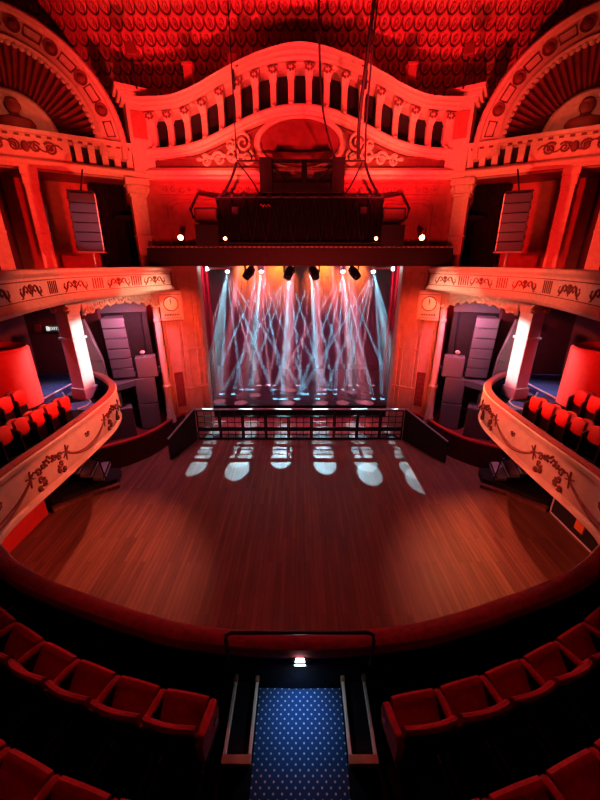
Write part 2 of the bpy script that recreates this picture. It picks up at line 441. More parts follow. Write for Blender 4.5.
for k in range(NB + 1):
    x0 = (k - 8.5)*PW
    zl = lin(ARC, x0) + .1; zh = lin(COR, x0)
    slope = (lin(COR, x0+.05) - lin(COR, x0-.05))/.1
    b = MB(); h = zh - zl
    # scroll console: bulges forward at the top, tapers to a foot
    pr = [(.0, .20), (.08, .15), (.16, .12), (.45, .10), (.62, .14), (.70, .26), (.80, .34), (.92, .36), (1., .30)]
    rings = []
    for f, o in pr:
        wd = .11 if f < .6 else .11 + .09*(f-.6)/.4
        z = zl + h*f
        rings.append([(x0-wd, 16.02, z - wd*slope), (x0+wd, 16.02, z + wd*slope), (x0+wd*.9, 16.02-o, z + wd*slope), (x0-wd*.9, 16.02-o, z - wd*slope)])
    b.loft(rings)
    b.ball((x0, 15.80, zl-.03), (.08, .07, .07), 6)
    cs_ = b.build('console', M['cream'], ped)
    b = MB()
    for q_ in range(7): b.ball((x0 + .12*math.cos(q_*.9), 15.68, zh - .14 + .07*math.sin(q_*.9)), (.05, .05, .05), 6)
    b.build('shaded_head_beads', M['relief'], cs_)  # dark beads for ornate heads, their shaded hollows put into the colour
# tympanum field and frame
MB().loft([[(x, 16.1, 11.1), (x, 16.1, lin(ARC, x))] for x in xs], closed=False, cap=False).build('tympanum', M['relief'], ped)
b = MB()
def tymp_top(x): return max(11.72, lin(ARC, x) - .38)
fx_ = [-5.45 + 10.9*k/80 for k in range(81)]
b.tube([(x, 16.02, tymp_top(x)) for x in fx_] , .055, 6)
b.tube([(-5.45, 16.02, 11.34), (5.45, 16.02, 11.34)], .05, 6)
for sg in (-1, 1): b.tube([(sg*5.45, 16.02, 11.34), (sg*5.45, 16.02, 11.72)], .05, 6)
b.build('tympanum_frame', M['relief'], ped)
# oval medallion
b = MB(); rings = []
for r_, y_ in ((1.50, 16.08), (1.49, 15.92), (1.54, 15.86), (1.60, 15.86), (1.63, 15.92), (1.64, 15.98), (1.72, 15.94), (1.75, 16.08)):
    rings.append([(r_*math.cos(a), y_, 12.18 + (r_*.52)*math.sin(a)) for a in [2*math.pi*i/56 for i in range(56)]])
b.loft(rings, cap=False); b.build('medallion_frame', M['cream'], ped)
b = MB(); rings = []
for k in range(9):
    r_ = .02 + 1.50*k/8; rings.append([(r_*math.cos(a), 16.0 - .18*(1-(k/8)**2), 12.18 + r_*.52*math.sin(a)) for a in [2*math.pi*i/40 for i in range(40)]])
b.loft(rings); b.build('medallion_field', M['deep_red'], ped)
def spiral(cx, cz, r0, turns, sg=1, a0=0., n=26):
    return [(cx + sg*r0*(1-.85*i/n)*math.cos(a0 + turns*2*math.pi*i/n), cz + r0*(1-.85*i/n)*math.sin(a0 + turns*2*math.pi*i/n)) for i in range(n+1)]
for sg in (-1, 1):
    b = MB()
    for cx, cz, r_, a0 in ((2.15, 12.2, .34, .3), (2.0, 11.72, .26, 2.), (2.6, 11.8, .30, 1.), (3.1, 11.68, .24, .2), (3.6, 11.62, .19, 1.2), (2.62, 12.15, .2, 2.6)):
        b.tube([(sg*x, 15.98, z) for x, z in spiral(cx, cz, r_, 1.6, 1, a0)], [.06 - .03*i/26 for i in range(27)], 6)
    for i in range(9):
        a = .3 + i*.32; x0, z0 = 2.0 + .23*i, 11.62 + .07*math.sin(i*2.1)
        b.ball((sg*x0, 15.96, z0 + .1), (.13, .06, .07), 6)
    b.build('acanthus_scroll', M['cream'], ped)
# straight cornice under the pediment and the little frieze below it
b = MB().loft([[(x, y, z) for y, z in ((16, 10.98), (15.9, 11.0), (15.86, 11.08), (15.72, 11.12), (15.68, 11.24), (15.74, 11.28), (15.82, 11.36), (16.1, 11.38), (16.1, 10.98))] for x in (-5.85, 5.85)])
struct(b.build('trim_1', M['cream']))
b = MB()
for k in range(34):
    x0 = -5.3 + k*.32
    pts = spiral(x0, 10.66, .12, 1.2, 1 if k % 2 else -1, 1.57*(k % 3), 10)
    b.tube([(x, 15.98, z) for x, z in pts], .028, 5)
b.tube([(-5.6, 15.98, 10.86), (5.6, 15.98, 10.86)], .035, 5); b.tube([(-5.6, 15.98, 10.46), (5.6, 15.98, 10.46)], .03, 5)
struct(b.build('trim_2', M['red_plaster']))
# concave panel mouldings on the proscenium wall
for sx in (1, -1):
    b = MB(sx)
    for r_ in (0, .14):
        pts = [(-5.3+r_, 15.97, 8.65), (-5.3+r_, 15.97, 10.0-r_)] + [(-5.3 + .5*(1-math.cos(a)) + r_, 15.97, 10.0 - r_ + .3*math.sin(a)) for a in [math.pi/2*i/6 for i in range(1, 7)]] + [(-3.3-r_, 15.97, 10.3-r_), (-3.1-r_, 15.97, 9.9), (-3.1-r_, 15.97, 8.65)]
        b.tube(pts, .04, 6)
    struct(b.build('trim_3' if sx > 0 else 'trim_4', M['red_plaster']))

# ---------------------------------------------------------------- splayed side bays: pier, parapet, arch, pilasters
E_ = Vector((-.858, -.513)); N_ = Vector((.513, -.858)); A0 = Vector((-5.75, 16.0))
def Wp(s, z, o=0.): q = A0 + E_*s + N_*o; return (q.x, q.y, z)
def wbox(mb, s0, s1, z0, z1, o0, o1): return mb.prism([(s0, z0), (s1, z0), (s1, z1), (s0, z1)], lambda u, w_, k: Wp(u, w_, k), o0, o1)
S0, ZC = 4.14, 11.86
def arc_pt(r, a, o): return Wp(S0 - r*math.cos(a), ZC + r*math.sin(a), o)
for sx in (1, -1):
    sd = 'left' if sx > 0 else 'right'
    # corner pier with cap
    t = thing('corner_pier', 'square plaster pier with moulded cap between the pediment and the %s arch' % sd, 'pier'); t['kind'] = 'structure'
    b = MB(sx); wbox(b, -.15, .62, 11.0, 13.35, -.5, .18); b.build('shaft', M['cream'], t)
    b = MB(sx); wbox(b, -.22, .74, 13.3, 13.42, -.5, .24); wbox(b, -.30, .84, 13.42, 13.58, -.5, .34); wbox(b, -.38, .94, 13.58, 13.74, -.5, .44)
    b.build('cap', M['cream'], t, bevel=.02)
    b = MB(sx); wbox(b, .0, .5, 12.25, 13.1, .15, .21); b.build('sunk_panel', M['red_plaster'], t, bevel=.02)
    # parapet
    t = thing('box_parapet', 'plaster parapet with dark slots and a scrollwork panel under the %s arch' % sd, 'parapet'); t['kind'] = 'structure'
    b = MB(sx); wbox(b, -.1, 7, 11.05, 12.0, -.4, -.3); b.build('back_wall', M['black'], t)  # back wall coloured black for the shade between the brackets
    b = MB(sx)
    b.loft([[Wp(s, z, o) for o, z in ((-.3, 10.95), (.06, 10.98), (.10, 11.04), (.16, 11.07), (.20, 11.15), (.18, 11.2), (.04, 11.28), (-.3, 11.30))] for s in (-.12, 7)])
    b.build('lower_cornice', M['cream'], t)
    b = MB(sx)
    b.loft([[Wp(s, z, o) for o, z in ((-.3, 11.84), (.06, 11.86), (.08, 11.92), (.16, 11.95), (.18, 12.06), (-.3, 12.1))] for s in (-.12, 7)])
    b.build('coping', M['cream'], t)
    b = MB(sx)
    for k in range(22): wbox(b, .1+k*.3, .24+k*.3, 11.86, 11.92, -.1, .1)
    b.build('dentils', M['relief'], t)
    for k in range(6):
        s = .32 + k*.41
        b = MB(sx); b.loft([[Wp(s+a, 11.32, o) for a, o in ((-.10, -.31), (.10, -.31), (.10, -.02), (-.10, -.02))], [Wp(s+a, 11.6, o) for a, o in ((-.10, -.31), (.10, -.31), (.10, .0), (-.10, .0))], [Wp(s+a, 11.84, o) for a, o in ((-.11, -.31), (.11, -.31), (.11, .06), (-.11, .06))]])
        b.build('bracket', M['cream'], t)
    b = MB(sx); wbox(b, 2.62, 5.6, 11.28, 11.86, -.31, .02); b.build('scroll_panel', M['cream'], t)
    b = MB(sx)
    for c_, r_, g in ((3.2, .2, 1), (3.62, .17, -1), (4.2, .17, 1), (4.62, .2, -1), (5.05, .15, 1)):
        b.tube([Wp(u, z, .05) for u, z in spiral(c_, 11.58, r_, 1.7, g, .6, 22)], .032, 5)
    b.tube([Wp(2.85 + .1*k, 11.6 + .12*math.sin(k*.9), .05) for k in range(24)], .026, 5)
    b.ball(Wp(3.9, 11.58, .05), (.12, .12, .16), 8)
    b.build('scrollwork', M['relief'], t)
    for s in (2.68, 2.95):
        pass
    # arch
    t = thing('shell_arch', 'great round arch with a fluted shell and small bust, on the %s of the pediment' % sd, 'arch'); t['kind'] = 'structure'
    AN = [math.pi*k/64 for k in range(-2, 67)]
    b = MB(sx)
    b.loft([[arc_pt(r, a, o) for r, o in ((2.48, -.1), (2.46, .1), (2.56, .16), (2.62, .10), (2.70, .08), (3.16, .08), (3.20, .18), (3.30, .22), (3.38, .14), (3.40, -.6), (2.48, -.6))] for a in AN])
    b.build('arch_band', M['cream'], t)
    b = MB(sx)
    for k in range(46):
        a = math.pi*(k+.5)/46; q = arc_pt(2.44, a, .06); b.ball(q, (.085, .085, .085), 6)
    b.build('cusped_edge', M['cream'], t)
    b = MB(sx); NF = 37; rings = []
    for k in range(NF*6+1):
        a = math.pi*k/(NF*6); f = math.cos(2*math.pi*k/6)
        rings.append([arc_pt(1.28 + 1.2*u, a, -.52 + .42*u**1.6 + (.05+.045*u)*f) for u in (0, .2, .4, .6, .8, .92, 1.)])
    b.loft(rings, closed=False, cap=False); b.build('fluted_shell', M['deep_red'], t)
    b = MB(sx)
    b.loft([[arc_pt(r, a, o) for r, o in ((1.08, -.45), (1.06, -.28), (1.14, -.22), (1.26, -.22), (1.34, -.3), (1.36, -.5))] for a in AN])
    b.build('lunette_frame', M['cream'], t)
    b = MB(sx); b.add([arc_pt(0, 0, -.36)] + [arc_pt(1.12, a, -.36) for a in AN], [(0, k, k+1) for k in range(1, len(AN))]); b.build('lunette', M['cream'], t)
    for ang in (22, 40, 58.5, 77.5, 97):
        a = R(ang); b = MB(sx); rr = []
        for r_, o in ((.20, .07), (.20, .13), (.13, .11), (.09, .15), (.02, .17)):
            rr.append([Wp(S0 - 2.93*math.cos(a) + r_*math.cos(q), ZC + 2.93*math.sin(a) + r_*math.sin(q), o) for q in [2*math.pi*i/16 for i in range(16)]])
        b.loft(rr); b.build('rosette', M['relief'], t)
    for ang in (11, 31, 49, 68, 87.5):
        a = R(ang); b = MB(sx); q0, q1 = a - .075, a + .075
        b.tube([arc_pt(2.80, q0, .09), arc_pt(2.80, q1, .09), arc_pt(3.06, q1, .09), arc_pt(3.06, q0, .09)], .03, 5, closed=True)
        b.build('arch_panel', M['relief'], t)
    # bust in the lunette
    b = MB(sx); cs = 3.98
    def bl(s, z, o, r): b.ball(Wp(s, z, o), r, 10)
    b.loft([[Wp(cs + r*1.3*math.cos(q), z, -.16 + r*.6*math.sin(q)) for q in [2*math.pi*i/14 for i in range(14)]] for r, z in ((.16, 12.02), (.36, 12.1), (.40, 12.25), (.33, 12.38), (.13, 12.45), (.09, 12.52), (.12, 12.56), (.155, 12.66), (.155, 12.78), (.10, 12.87), (.02, 12.9))])
    bl(cs, 12.84, -.18, (.17, .17, .1)); bl(cs, 12.69, -.05, (.03, .04, .04)); bl(cs+.14, 12.72, -.2, (.07, .07, .12)); bl(cs-.14, 12.72, -.2, (.07, .07, .12))
    b.build('bust', M['relief'], t)  # plaster bust in a dark colour, its shadow put into the material
    # pilasters of the upper box and its walls
    for s0, s1, nm in ((.32, .86, 'beside the stage'), (3.78, 4.18, 'in the middle of the bay'), (5.05, 5.45, 'at the outer end')):
        t = thing('pilaster', 'square red-lit plaster pilaster of the upper %s box, %s' % (sd, nm), 'pilaster'); t['kind'] = 'structure'
        b = MB(sx); dp = -.55 if s0 < 1 else -.2; wbox(b, s0, s1, 7.0, 10.4, dp, 0); b.build('shaft', M['cream'], t)
        e = 1 if s0 < 1 else .35
        b = MB(sx); wbox(b, s0-.05*e, s1+.05*e, 8.95, 9.03, dp, .05*e); wbox(b, s0-.05*e, s1+.05*e, 10.38, 10.48, dp, .06*e); wbox(b, s0-.1*e, s1+.1*e, 10.48, 10.76, dp, .12*e); wbox(b, s0-.16*e, s1+.16*e, 10.76, 10.98, dp, .2*e)
        for sg in (s0-.06, s1+.06) if s0 < 1 else ():
            b.ball(Wp(sg, 10.64, .12), (.1, .1, .13), 8)
        b.build('capital', M['cream'], t, bevel=.02)
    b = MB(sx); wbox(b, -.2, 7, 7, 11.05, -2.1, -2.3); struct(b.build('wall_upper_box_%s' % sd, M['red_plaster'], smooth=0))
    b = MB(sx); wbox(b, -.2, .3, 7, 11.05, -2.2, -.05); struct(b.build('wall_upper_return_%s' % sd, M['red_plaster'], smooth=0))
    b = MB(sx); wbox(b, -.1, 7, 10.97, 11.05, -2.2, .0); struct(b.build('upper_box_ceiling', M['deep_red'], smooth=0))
    b = MB(sx); NP = 26
    b.loft([[Wp(.9 + 1.15*k/NP, z, -1.5 + .05*math.cos(k*1.7)) for k in range(NP+1)] for z in (7.0, 10.95)], closed=False, cap=False)
    tag(b.build('dark_sheet', M['drape'], smooth=60), 'dark pleated sheet in the upper %s box beside the stage' % sd, 'curtain')  # pleated dark sheet across the dark part of the bay

# ---------------------------------------------------------------- upper balcony sides
UP = Path([(-5.3, 15.45), (-5.55, 14.9), (-6.1, 13.9), (-6.55, 12.6), (-6.84, 11.0), (-6.58, 9.2), (-6.26, 7.9), (-5.95, 6.9), (-5.2, 5.4)])
UPROF = [(.02, 7.84), (-.07, 7.82), (-.09, 7.74), (-.04, 7.68), (.03, 7.64), (.05, 7.5), (.05, 7.18), (.0, 7.08), (-.05, 7.05), (-.09, 6.98), (-.03, 6.90), (.05, 6.86), (.3, 6.86), (.3, 7.84)]
MOT = [.85, 2.5, 4.4, 6.7, 8.3]; FLU = [1.68, 3.42, 5.5, 9.2, 9.6]
for sx in (1, -1):
    sd = 'left' if sx > 0 else 'right'
    t = thing('upper_balcony', 'cream and orange-lit upper balcony front with dark scroll reliefs, %s side' % sd, 'balcony'); t['kind'] = 'structure'
    b = MB(sx); UP.sweep(b, UPROF); b.build('front_panel', M['cream'], t)
    b = MB(sx); UP.sweep(b, [(.3, 6.86), (.3, 7.05), (5., 7.05), (5., 6.86)]); b.build('balcony_floor', M['maroon'], t)
    T = .42
    MT = MOT
    for k in range(5):
        # anthemion with a scroll to each side
        b = MB(sx); zc = 7.36; c0 = MT[k]
        f = lambda u, z: UP.pt(c0 + u*(.74 + .02*k), .03, z)
        for g in (-1, 1):
            b.tube([f(g*u, z) for u, z in [(.06, 7.30), (.14, 7.36), (.22, 7.44), (.31, 7.47), (.40, 7.43), (.44, 7.34), (.50, 7.27), (.58, 7.26), (.65, 7.32), (.64, 7.40), (.59, 7.42)]], [.020]*4 + [.026]*3 + [.022]*2 + [.016]*2, 5)
            b.tube([f(g*u, z) for u, z in [(.24, 7.44), (.20, 7.36), (.26, 7.31), (.31, 7.35)]], .016, 5)
            b.tube([f(g*u, z) for u, z in [(.52, 7.27), (.56, 7.20), (.63, 7.19)]], .016, 5)
        for a in (-50, -25, 0, 25, 50):
            a = R(a); b.tube([f(.02*math.sin(a), 7.36), f(.15*math.sin(a), 7.36 + .14*math.cos(a))], [.012, .020], 5)
        b.tube([f(0, 7.38), f(-.03, 7.27), f(.0, 7.22)], .022, 5); b.tube([f(0, 7.38), f(.05, 7.27)], .018, 5)
        b.build('anthemion', M['relief'], t)
        b = MB(sx)
        for j in range(5):
            u = FLU[k] + (j-2)*.10
            b.tube([UP.pt(u, .05, 7.20), UP.pt(u, .05, 7.53)], .026, 4)
        b.build('fluted_panel', M['relief'], t)
    b = MB(sx); 
    b.tube([UP.pt(.2*k, .03, 7.57) for k in range(45)], .012, 4); b.tube([UP.pt(.2*k, .03, 7.145) for k in range(45)], .012, 4)
    b.build('border_line', M['relief'], t)
    # plaster valance hanging below the balcony over the speaker box
    V0, V1 = Vector((-7.75, 12.95)), Vector((-6.05, 15.35)); dv = (V1-V0); Lv = dv.length; dv.normalize(); nv = Vector((dv.y, -dv.x))
    def vp(u, z, o): q = V0 + dv*u + nv*o; return (q.x, q.y, z)
    t = thing('plaster_valance', 'scalloped cream plaster swag hanging over the %s speaker box' % sd, 'valance'); t['kind'] = 'structure'
    n_ = 48; low = []
    for k in range(n_+1):
        u = Lv*k/n_; e = abs(2*k/n_ - 1)
        low.append((u, 6.56 - .34*e**2.2 + .05*math.sin(k*1.05) + .03*math.sin(k*2.3)))
    b = MB(sx)
    b.loft([[vp(u, z, .02), vp(u, 6.92, .02), vp(u, 6.92, -.1), vp(u, z, -.1)] for u, z in low]); b.build('valance_board', M['cream'], t)
    b = MB(sx)
    b.tube([vp(u, z + .03, .06) for u, z in low], .055, 6)
    for k in range(2, n_-1, 3):
        u, z = low[k]; b.tube([vp(x, zz, .05) for x, zz in spiral(u, z + .14, .1, 1.3, 1 if k % 2 else -1, k, 12)], .028, 5)
    b.build('leaf_border', M['cream'], t)

# ---------------------------------------------------------------- lower horseshoe balcony
half = [(-8.0, 13.35), (-7.55, 13.05), (-7.0, 12.5), (-6.45, 11.75), (-6.1, 10.7), (-6.0, 9.3), (-5.98, 7.8), (-6.0, 6.4), (-5.88, 5.5), (-5.4, 4.8), (-4.53, 4.21), (-4.09, 3.92), (-3.46, 3.62), (-2.54, 3.3), (-1.82, 3.08), (-1.18, 2.94)]
LOW = Path(half + [(0, 2.85)] + [(-x, y) for x, y in half[::-1]], 8)
LT = LOW.l[-1]
bal = thing('lower_balcony', 'lower horseshoe balcony with cream garlanded front and red padded rail curving round the pit', 'balcony'); bal['kind'] = 'structure'
b = MB(); LOW.sweep(b, [(.0, 3.98), (-.03, 3.95), (-.03, 3.87), (.015, 3.83), (.0, 3.79), (-.03, 3.5), (-.02, 3.2), (.02, 3.02), (.05, 2.98), (.0, 2.94), (-.02, 2.85), (.02, 2.80), (.18, 2.80), (.18, 3.98)])
b.build('front_panel', M['cream_low'], bal)
b = MB(); LOW.sweep(b, [(.0, 3.97), (.0, 4.01), (.04, 4.035), (.15, 4.035), (.20, 4.01), (.22, 3.96), (.22, 3.90), (.19, 3.90), (.19, 3.97)])
tag(b.build('padded_rail', M['velvet'], bal), 'dark red padded rail')
b = MB(); LOW.sweep(b, [(.17, 3.3), (.17, 3.95), (.205, 3.95), (.205, 3.3)]); tag(b.build('inner_lining', M['carpet'], bal), 'black inner lining of the rail')
b = MB(); LOW.sweep(b, [(.17, 2.88), (.17, 3.35), (4.7, 3.35), (4.7, 2.88)]); b.build('balcony_floor', M['carpet'], bal)
def lf(t0, mirror):
    def f(u, z): return LOW.pt(LT - (t0+u) if mirror else t0 + u, -.032, z)
    return f
for mirror in (0, 1):
    for t0 in (3.55, 6.75):
        f = lf(t0, mirror); b = MB()
        for g in (-1, 1):
            # bow at each end
            for (u0, z0), (u1, z1) in (((-.13, 3.62), (.13, 3.40)), ((-.02, 3.70), (.03, 3.30)), ((-.12, 3.46), (.14, 3.56))):
                b.tube([f(g*.62 + u0, z0), f(g*.62 + (u0+u1)/2, (z0+z1)/2 + .01), f(g*.62 + u1, z1)], [.018, .028, .018], 5)
            for cx, cz, r_, a0 in ((.36, 3.52, .10, .4), (.2, 3.60, .09, 2.), (.34, 3.34, .10, 3.2), (.28, 3.18, .085, 1.), (.42, 3.14, .07, 4.)):
                b.tube([f(g*u, z) for u, z in spiral(cx, cz, r_, 1.2, 1, a0, 12)], [.034]*9 + [.022]*4, 5)
        for cx, cz in ((0, 3.58), (.06, 3.66), (-.06, 3.66), (0, 3.72), (.1, 3.55), (-.1, 3.55)):
            b.ball(f(cx, cz), (.038, .038, .038), 6)
        b.build('garland_cluster', M['relief'], bal)
    for t0, w_ in ((1.95, .95), (5.15, .98), (8.35, .98)):
        f = lf(t0, mirror)
        b = MB(); n = 16
        b.tube([f(w_*(2*k/n-1), 3.16 + .34*abs(2*k/n-1)**2.2) for k in range(n+1)], [.028 + .03*(1-abs(2*k/n-1)) for k in range(n+1)], 6)
        b.build('ribbon_swag', M['relief'], bal)
        b = MB()
        for g in (-1, 1): b.tube([f(0, 3.50), f(g*.05, 3.58), f(g*.1, 3.56), f(g*.07, 3.48), f(0, 3.47)], .022, 5)
        b.ball(f(0, 3.47), .03, 6); b.build('bow_knot', M['relief'], bal)

# side platforms and blue steps on the lower balcony
for sx in (1, -1):
    sd = 'left' if sx > 0 else 'right'
    b = MB(sx).prism([(-7.75, 6), (-7.75, 10.4), (-8.0, 10.9), (-11.1, 10.9), (-11.1, 6)], lambda u, w_, k: (u, w_, k), 3.2, 3.66)
    struct(b.build('seat_platform', M['carpet'], smooth=0))
    t = thing('deck_steps', 'blue carpeted shallow steps with white edge stripes behind the %s balcony rail' % sd, 'steps')
    b = MB(sx)
    b.prism([(-7.1, 11.0), (-8.1, 11.0), (-8.1, 11.6), (-7.6, 11.85), (-7.25, 11.6)], lambda u, w_, k: (u, w_, k), 3.3, 3.375)
    b.prism([(-8.1, 11.0), (-11, 11.0), (-11, 14.4), (-8.9, 14.4), (-8.9, 12.5), (-8.4, 11.9), (-8.1, 11.6)], lambda u, w_, k: (u, w_, k), 3.3, 3.45)
    b.prism([(-8.9, 11.3), (-11, 11.3), (-11, 14.4), (-8.9, 14.4)], lambda u, w_, k: (u, w_, k), 3.4, 3.58)
    b.build('step_carpet', M['deck'], t)
    b = MB(sx).tube([(-8.9, 11.3, 3.59), (-8.9, 13.6, 3.59)], .03, 4); b.build('edge_stripe', M['tape'], t)
    b = MB(sx).tube([(-8.5, 11.0, 3.46), (-8.12, 11.05, 3.46), (-8.1, 11.6, 3.46), (-8.4, 11.9, 3.46), (-8.9, 12.5, 3.46)], .03, 4); b.build('edge_stripe', M['tape'], t)
    b = MB(sx).tube([(-7.5, 11.05, 3.40), (-7.35, 11.3, 3.40), (-7.4, 11.7, 3.40), (-7.75, 12.1, 3.40)], .025, 4); b.build('edge_stripe', M['tape'], t)
    # red curved lobby screen
    t = thing('curved_screen', 'tall bright red curved screen behind the seats of the %s balcony end' % sd, 'screen')
    C_ = (-9.55, 10.75); b = MB(sx); rings = []
    for k in range(33):
        a = 2*math.pi*k/32
        rings.append([(C_[0] + r_*math.cos(a), C_[1] + r_*math.sin(a)*.8, z) for r_, z in ((1.06, 3.67), (1.06, 5.5), (1.0, 5.56), (.96, 5.5), (.96, 4.9))])
    b.loft(rings, closed=False, cap=False); b.build('screen_panel', M['red_panel'], t)
    b = MB(sx).lathe((C_[0], C_[1], 0), [(.97, 4.9), (.97, 4.95)], 32, sq=.8); b.build('shaded_inside', M['drape'], t)  # black disc stands in for the shaded inside of the open-topped screen
    # white square column
    t = thing('box_column', 'white square column with collar between the speaker box and the %s balcony end' % sd, 'column'); t['kind'] = 'structure'
    cc = (-7.93, 12.35)
    b = MB(sx).box((cc[0], cc[1], 5.0), (.52, .52, 3.5), rz=R(-15)); b.build('shaft', M['white'], t, bevel=.015)
    b = MB(sx).box((cc[0], cc[1], 5.55), (.62, .62, .09), rz=R(-15)); b.build('collar', M['white'], t, bevel=.02)
    b = MB(sx).box((cc[0], cc[1], 3.55), (.62, .62, .42), rz=R(-15)); b.build('plinth', M['white'], t, bevel=.02)
    b = MB(sx)
    b.loft([[(cc[0]+r_*math.cos(a), cc[1]+r_*math.sin(a), z) for a in [R(-15) + math.pi/2*i + math.pi/4 for i in range(4)]] for r_, z in ((.37, 6.4), (.40, 6.45), (.44, 6.62), (.54, 6.75), (.58, 6.88))])
    for g in (-1, 1):
        b.tube([(cc[0]+g*.3*math.cos(R(-15)) + x*math.cos(R(-15)), cc[1] + (g*.3 + x)*math.sin(R(-15)) - .36, z) for x, z in spiral(0, 6.55, .14, 1.4, g, 1.5, 16)], .045, 6)
    b.build('capital', M['cream'], t)
    # slim round column beside the clock
    t = thing('slim_column', 'slim white column beside the %s clock, rising from stage level' % sd, 'column'); t['kind'] = 'structure'
    b = MB(sx).lathe((-6.12, 15.45, 0), [(.21, .9), (.21, 1.15), (.17, 1.25), (.17, 2.6), (.2, 2.66), (.2, 2.74), (.15, 2.8), (.13, 5.6), (.16, 5.64), (.16, 5.72), (.13, 5.78), (.13, 6.2)], 18); b.build('shaft', M['cream_low'], t)
    b = MB(sx).lathe((-6.12, 15.45, 0), [(.13, 6.2), (.19, 6.25), (.15, 6.35), (.2, 6.6), (.3, 6.8), (.3, 6.9)], 18); b.build('capital', M['cream'], t)

# ---------------------------------------------------------------- exit signs on the box walls
FNT = []
def text(body, size, m, parent, loc, rot, name):
    cu = bpy.data.curves.new(name, 'FONT'); cu.body = body; cu.size = size; cu.align_x = 'CENTER'; cu.align_y = 'CENTER'; cu.extrude = .004
    cu.materials.append(m); o = bpy.data.objects.new(name, cu); col.objects.link(o); bpy.context.view_layer.update()
    me = bpy.data.meshes.new_from_object(o.evaluated_get(bpy.context.evaluated_depsgraph_get())); bpy.data.objects.remove(o)
    o = bpy.data.objects.new(name, me); col.objects.link(o); o.location = loc; o.rotation_euler = rot; o.parent = parent; return o
t = thing('exit_sign', 'small pale illuminated exit sign on the dark wall over the left balcony end', 'sign', (-9.95, 14.48, 5.5))
MB().box((-9.95, 14.46, 5.5), (.66, .05, .26)).build('panel', M['sign_green'], t, bevel=.01)
b = MB()
b.box((-10.2, 14.42, 5.5), (.10, .02, .17)); b.box((-9.70, 14.42, 5.5), (.12, .02, .04)); b.box((-9.75, 14.42, 5.5), (.04, .02, .13))
b.build('pictogram', M['lit_sign'], t)
text('EXIT', .17, M['lit_sign'], t, (-.01, -.07, 0), (R(90), 0, 0), 'lettering')
t = thing('wall_notice', 'small dim red notice on the dark wall, left of the exit sign', 'notice', (-10.55, 14.46, 5.5))
MB().box((-10.62, 14.47, 5.5), (.24, .04, .3)).build('notice_board', M['deep_red'], t, bevel=.01)
t = thing('wall_notice', 'small dim red notice on the dark wall over the right balcony end', 'notice', (9.6, 14.46, 5.6))
MB().box((9.6, 14.47, 5.6), (.24, .04, .3)).build('notice_board', M['deep_red'], t, bevel=.01)

# ---------------------------------------------------------------- clocks
def make_clock(sx):
    sd = 'left' if sx > 0 else 'right'
    c = Vector((-5.55, 15.72, 6.28)); yaw = R(20)
    ex = Vector((math.cos(yaw), math.sin(yaw), 0)); ey = Vector((math.sin(yaw), -math.cos(yaw), 0))
    t = thing('wall_clock', 'square white wall clock with round dial, on the pier %s of the stage' % sd, 'clock', (c.x*sx, c.y, c.z))
    P = lambda u, z, o: tuple(c + ex*u + ey*o + Vector((0, 0, z)))
    bx = lambda b, u0, u1, z0, z1, o0, o1: b.prism([(u0, z0), (u1, z0), (u1, z1), (u0, z1)], lambda u, w_, k: P(u, w_, k), o0, o1)
    b = MB(sx); bx(b, -.46, .46, -.62, .62, -.02, .2); b.build('case', M['cream_low'], t, bevel=.03)
    b = MB(sx); b.loft([[P(r_*math.cos(q), .08 + r_*math.sin(q), o) for q in [2*math.pi*i/28 for i in range(28)]] for r_, o in ((.27, .19), (.27, .215), (.02, .216))]); b.build('dial', M['dial'], t)
    b = MB(sx); b.tube([P(.29*math.cos(q), .08 + .29*math.sin(q), .21) for q in [2*math.pi*i/28 for i in range(28)]], .022, 6, closed=True); b.build('bezel', M['relief'], t)
    b = MB(sx); b.tube([P(0, .04, .225), P(0, .30, .225)], .014, 4); b.tube([P(0, .08, .225), P(-.02, .24, .225)], .018, 4); b.build('hands', M['ink'], t)
    b = MB(sx)
    for k in range(9): bx(b, -.30 + k*.068, -.255 + k*.068, -.42, -.34, .19, .21)
    b.build('caption', M['ink'], t)
    b = MB(sx); bx(b, -.40, .40, .44, .46, .19, .21); bx(b, -.40, .40, -.52, -.505, .19, .21); b.build('rule_line', M['relief'], t)
make_clock(1); make_clock(-1)

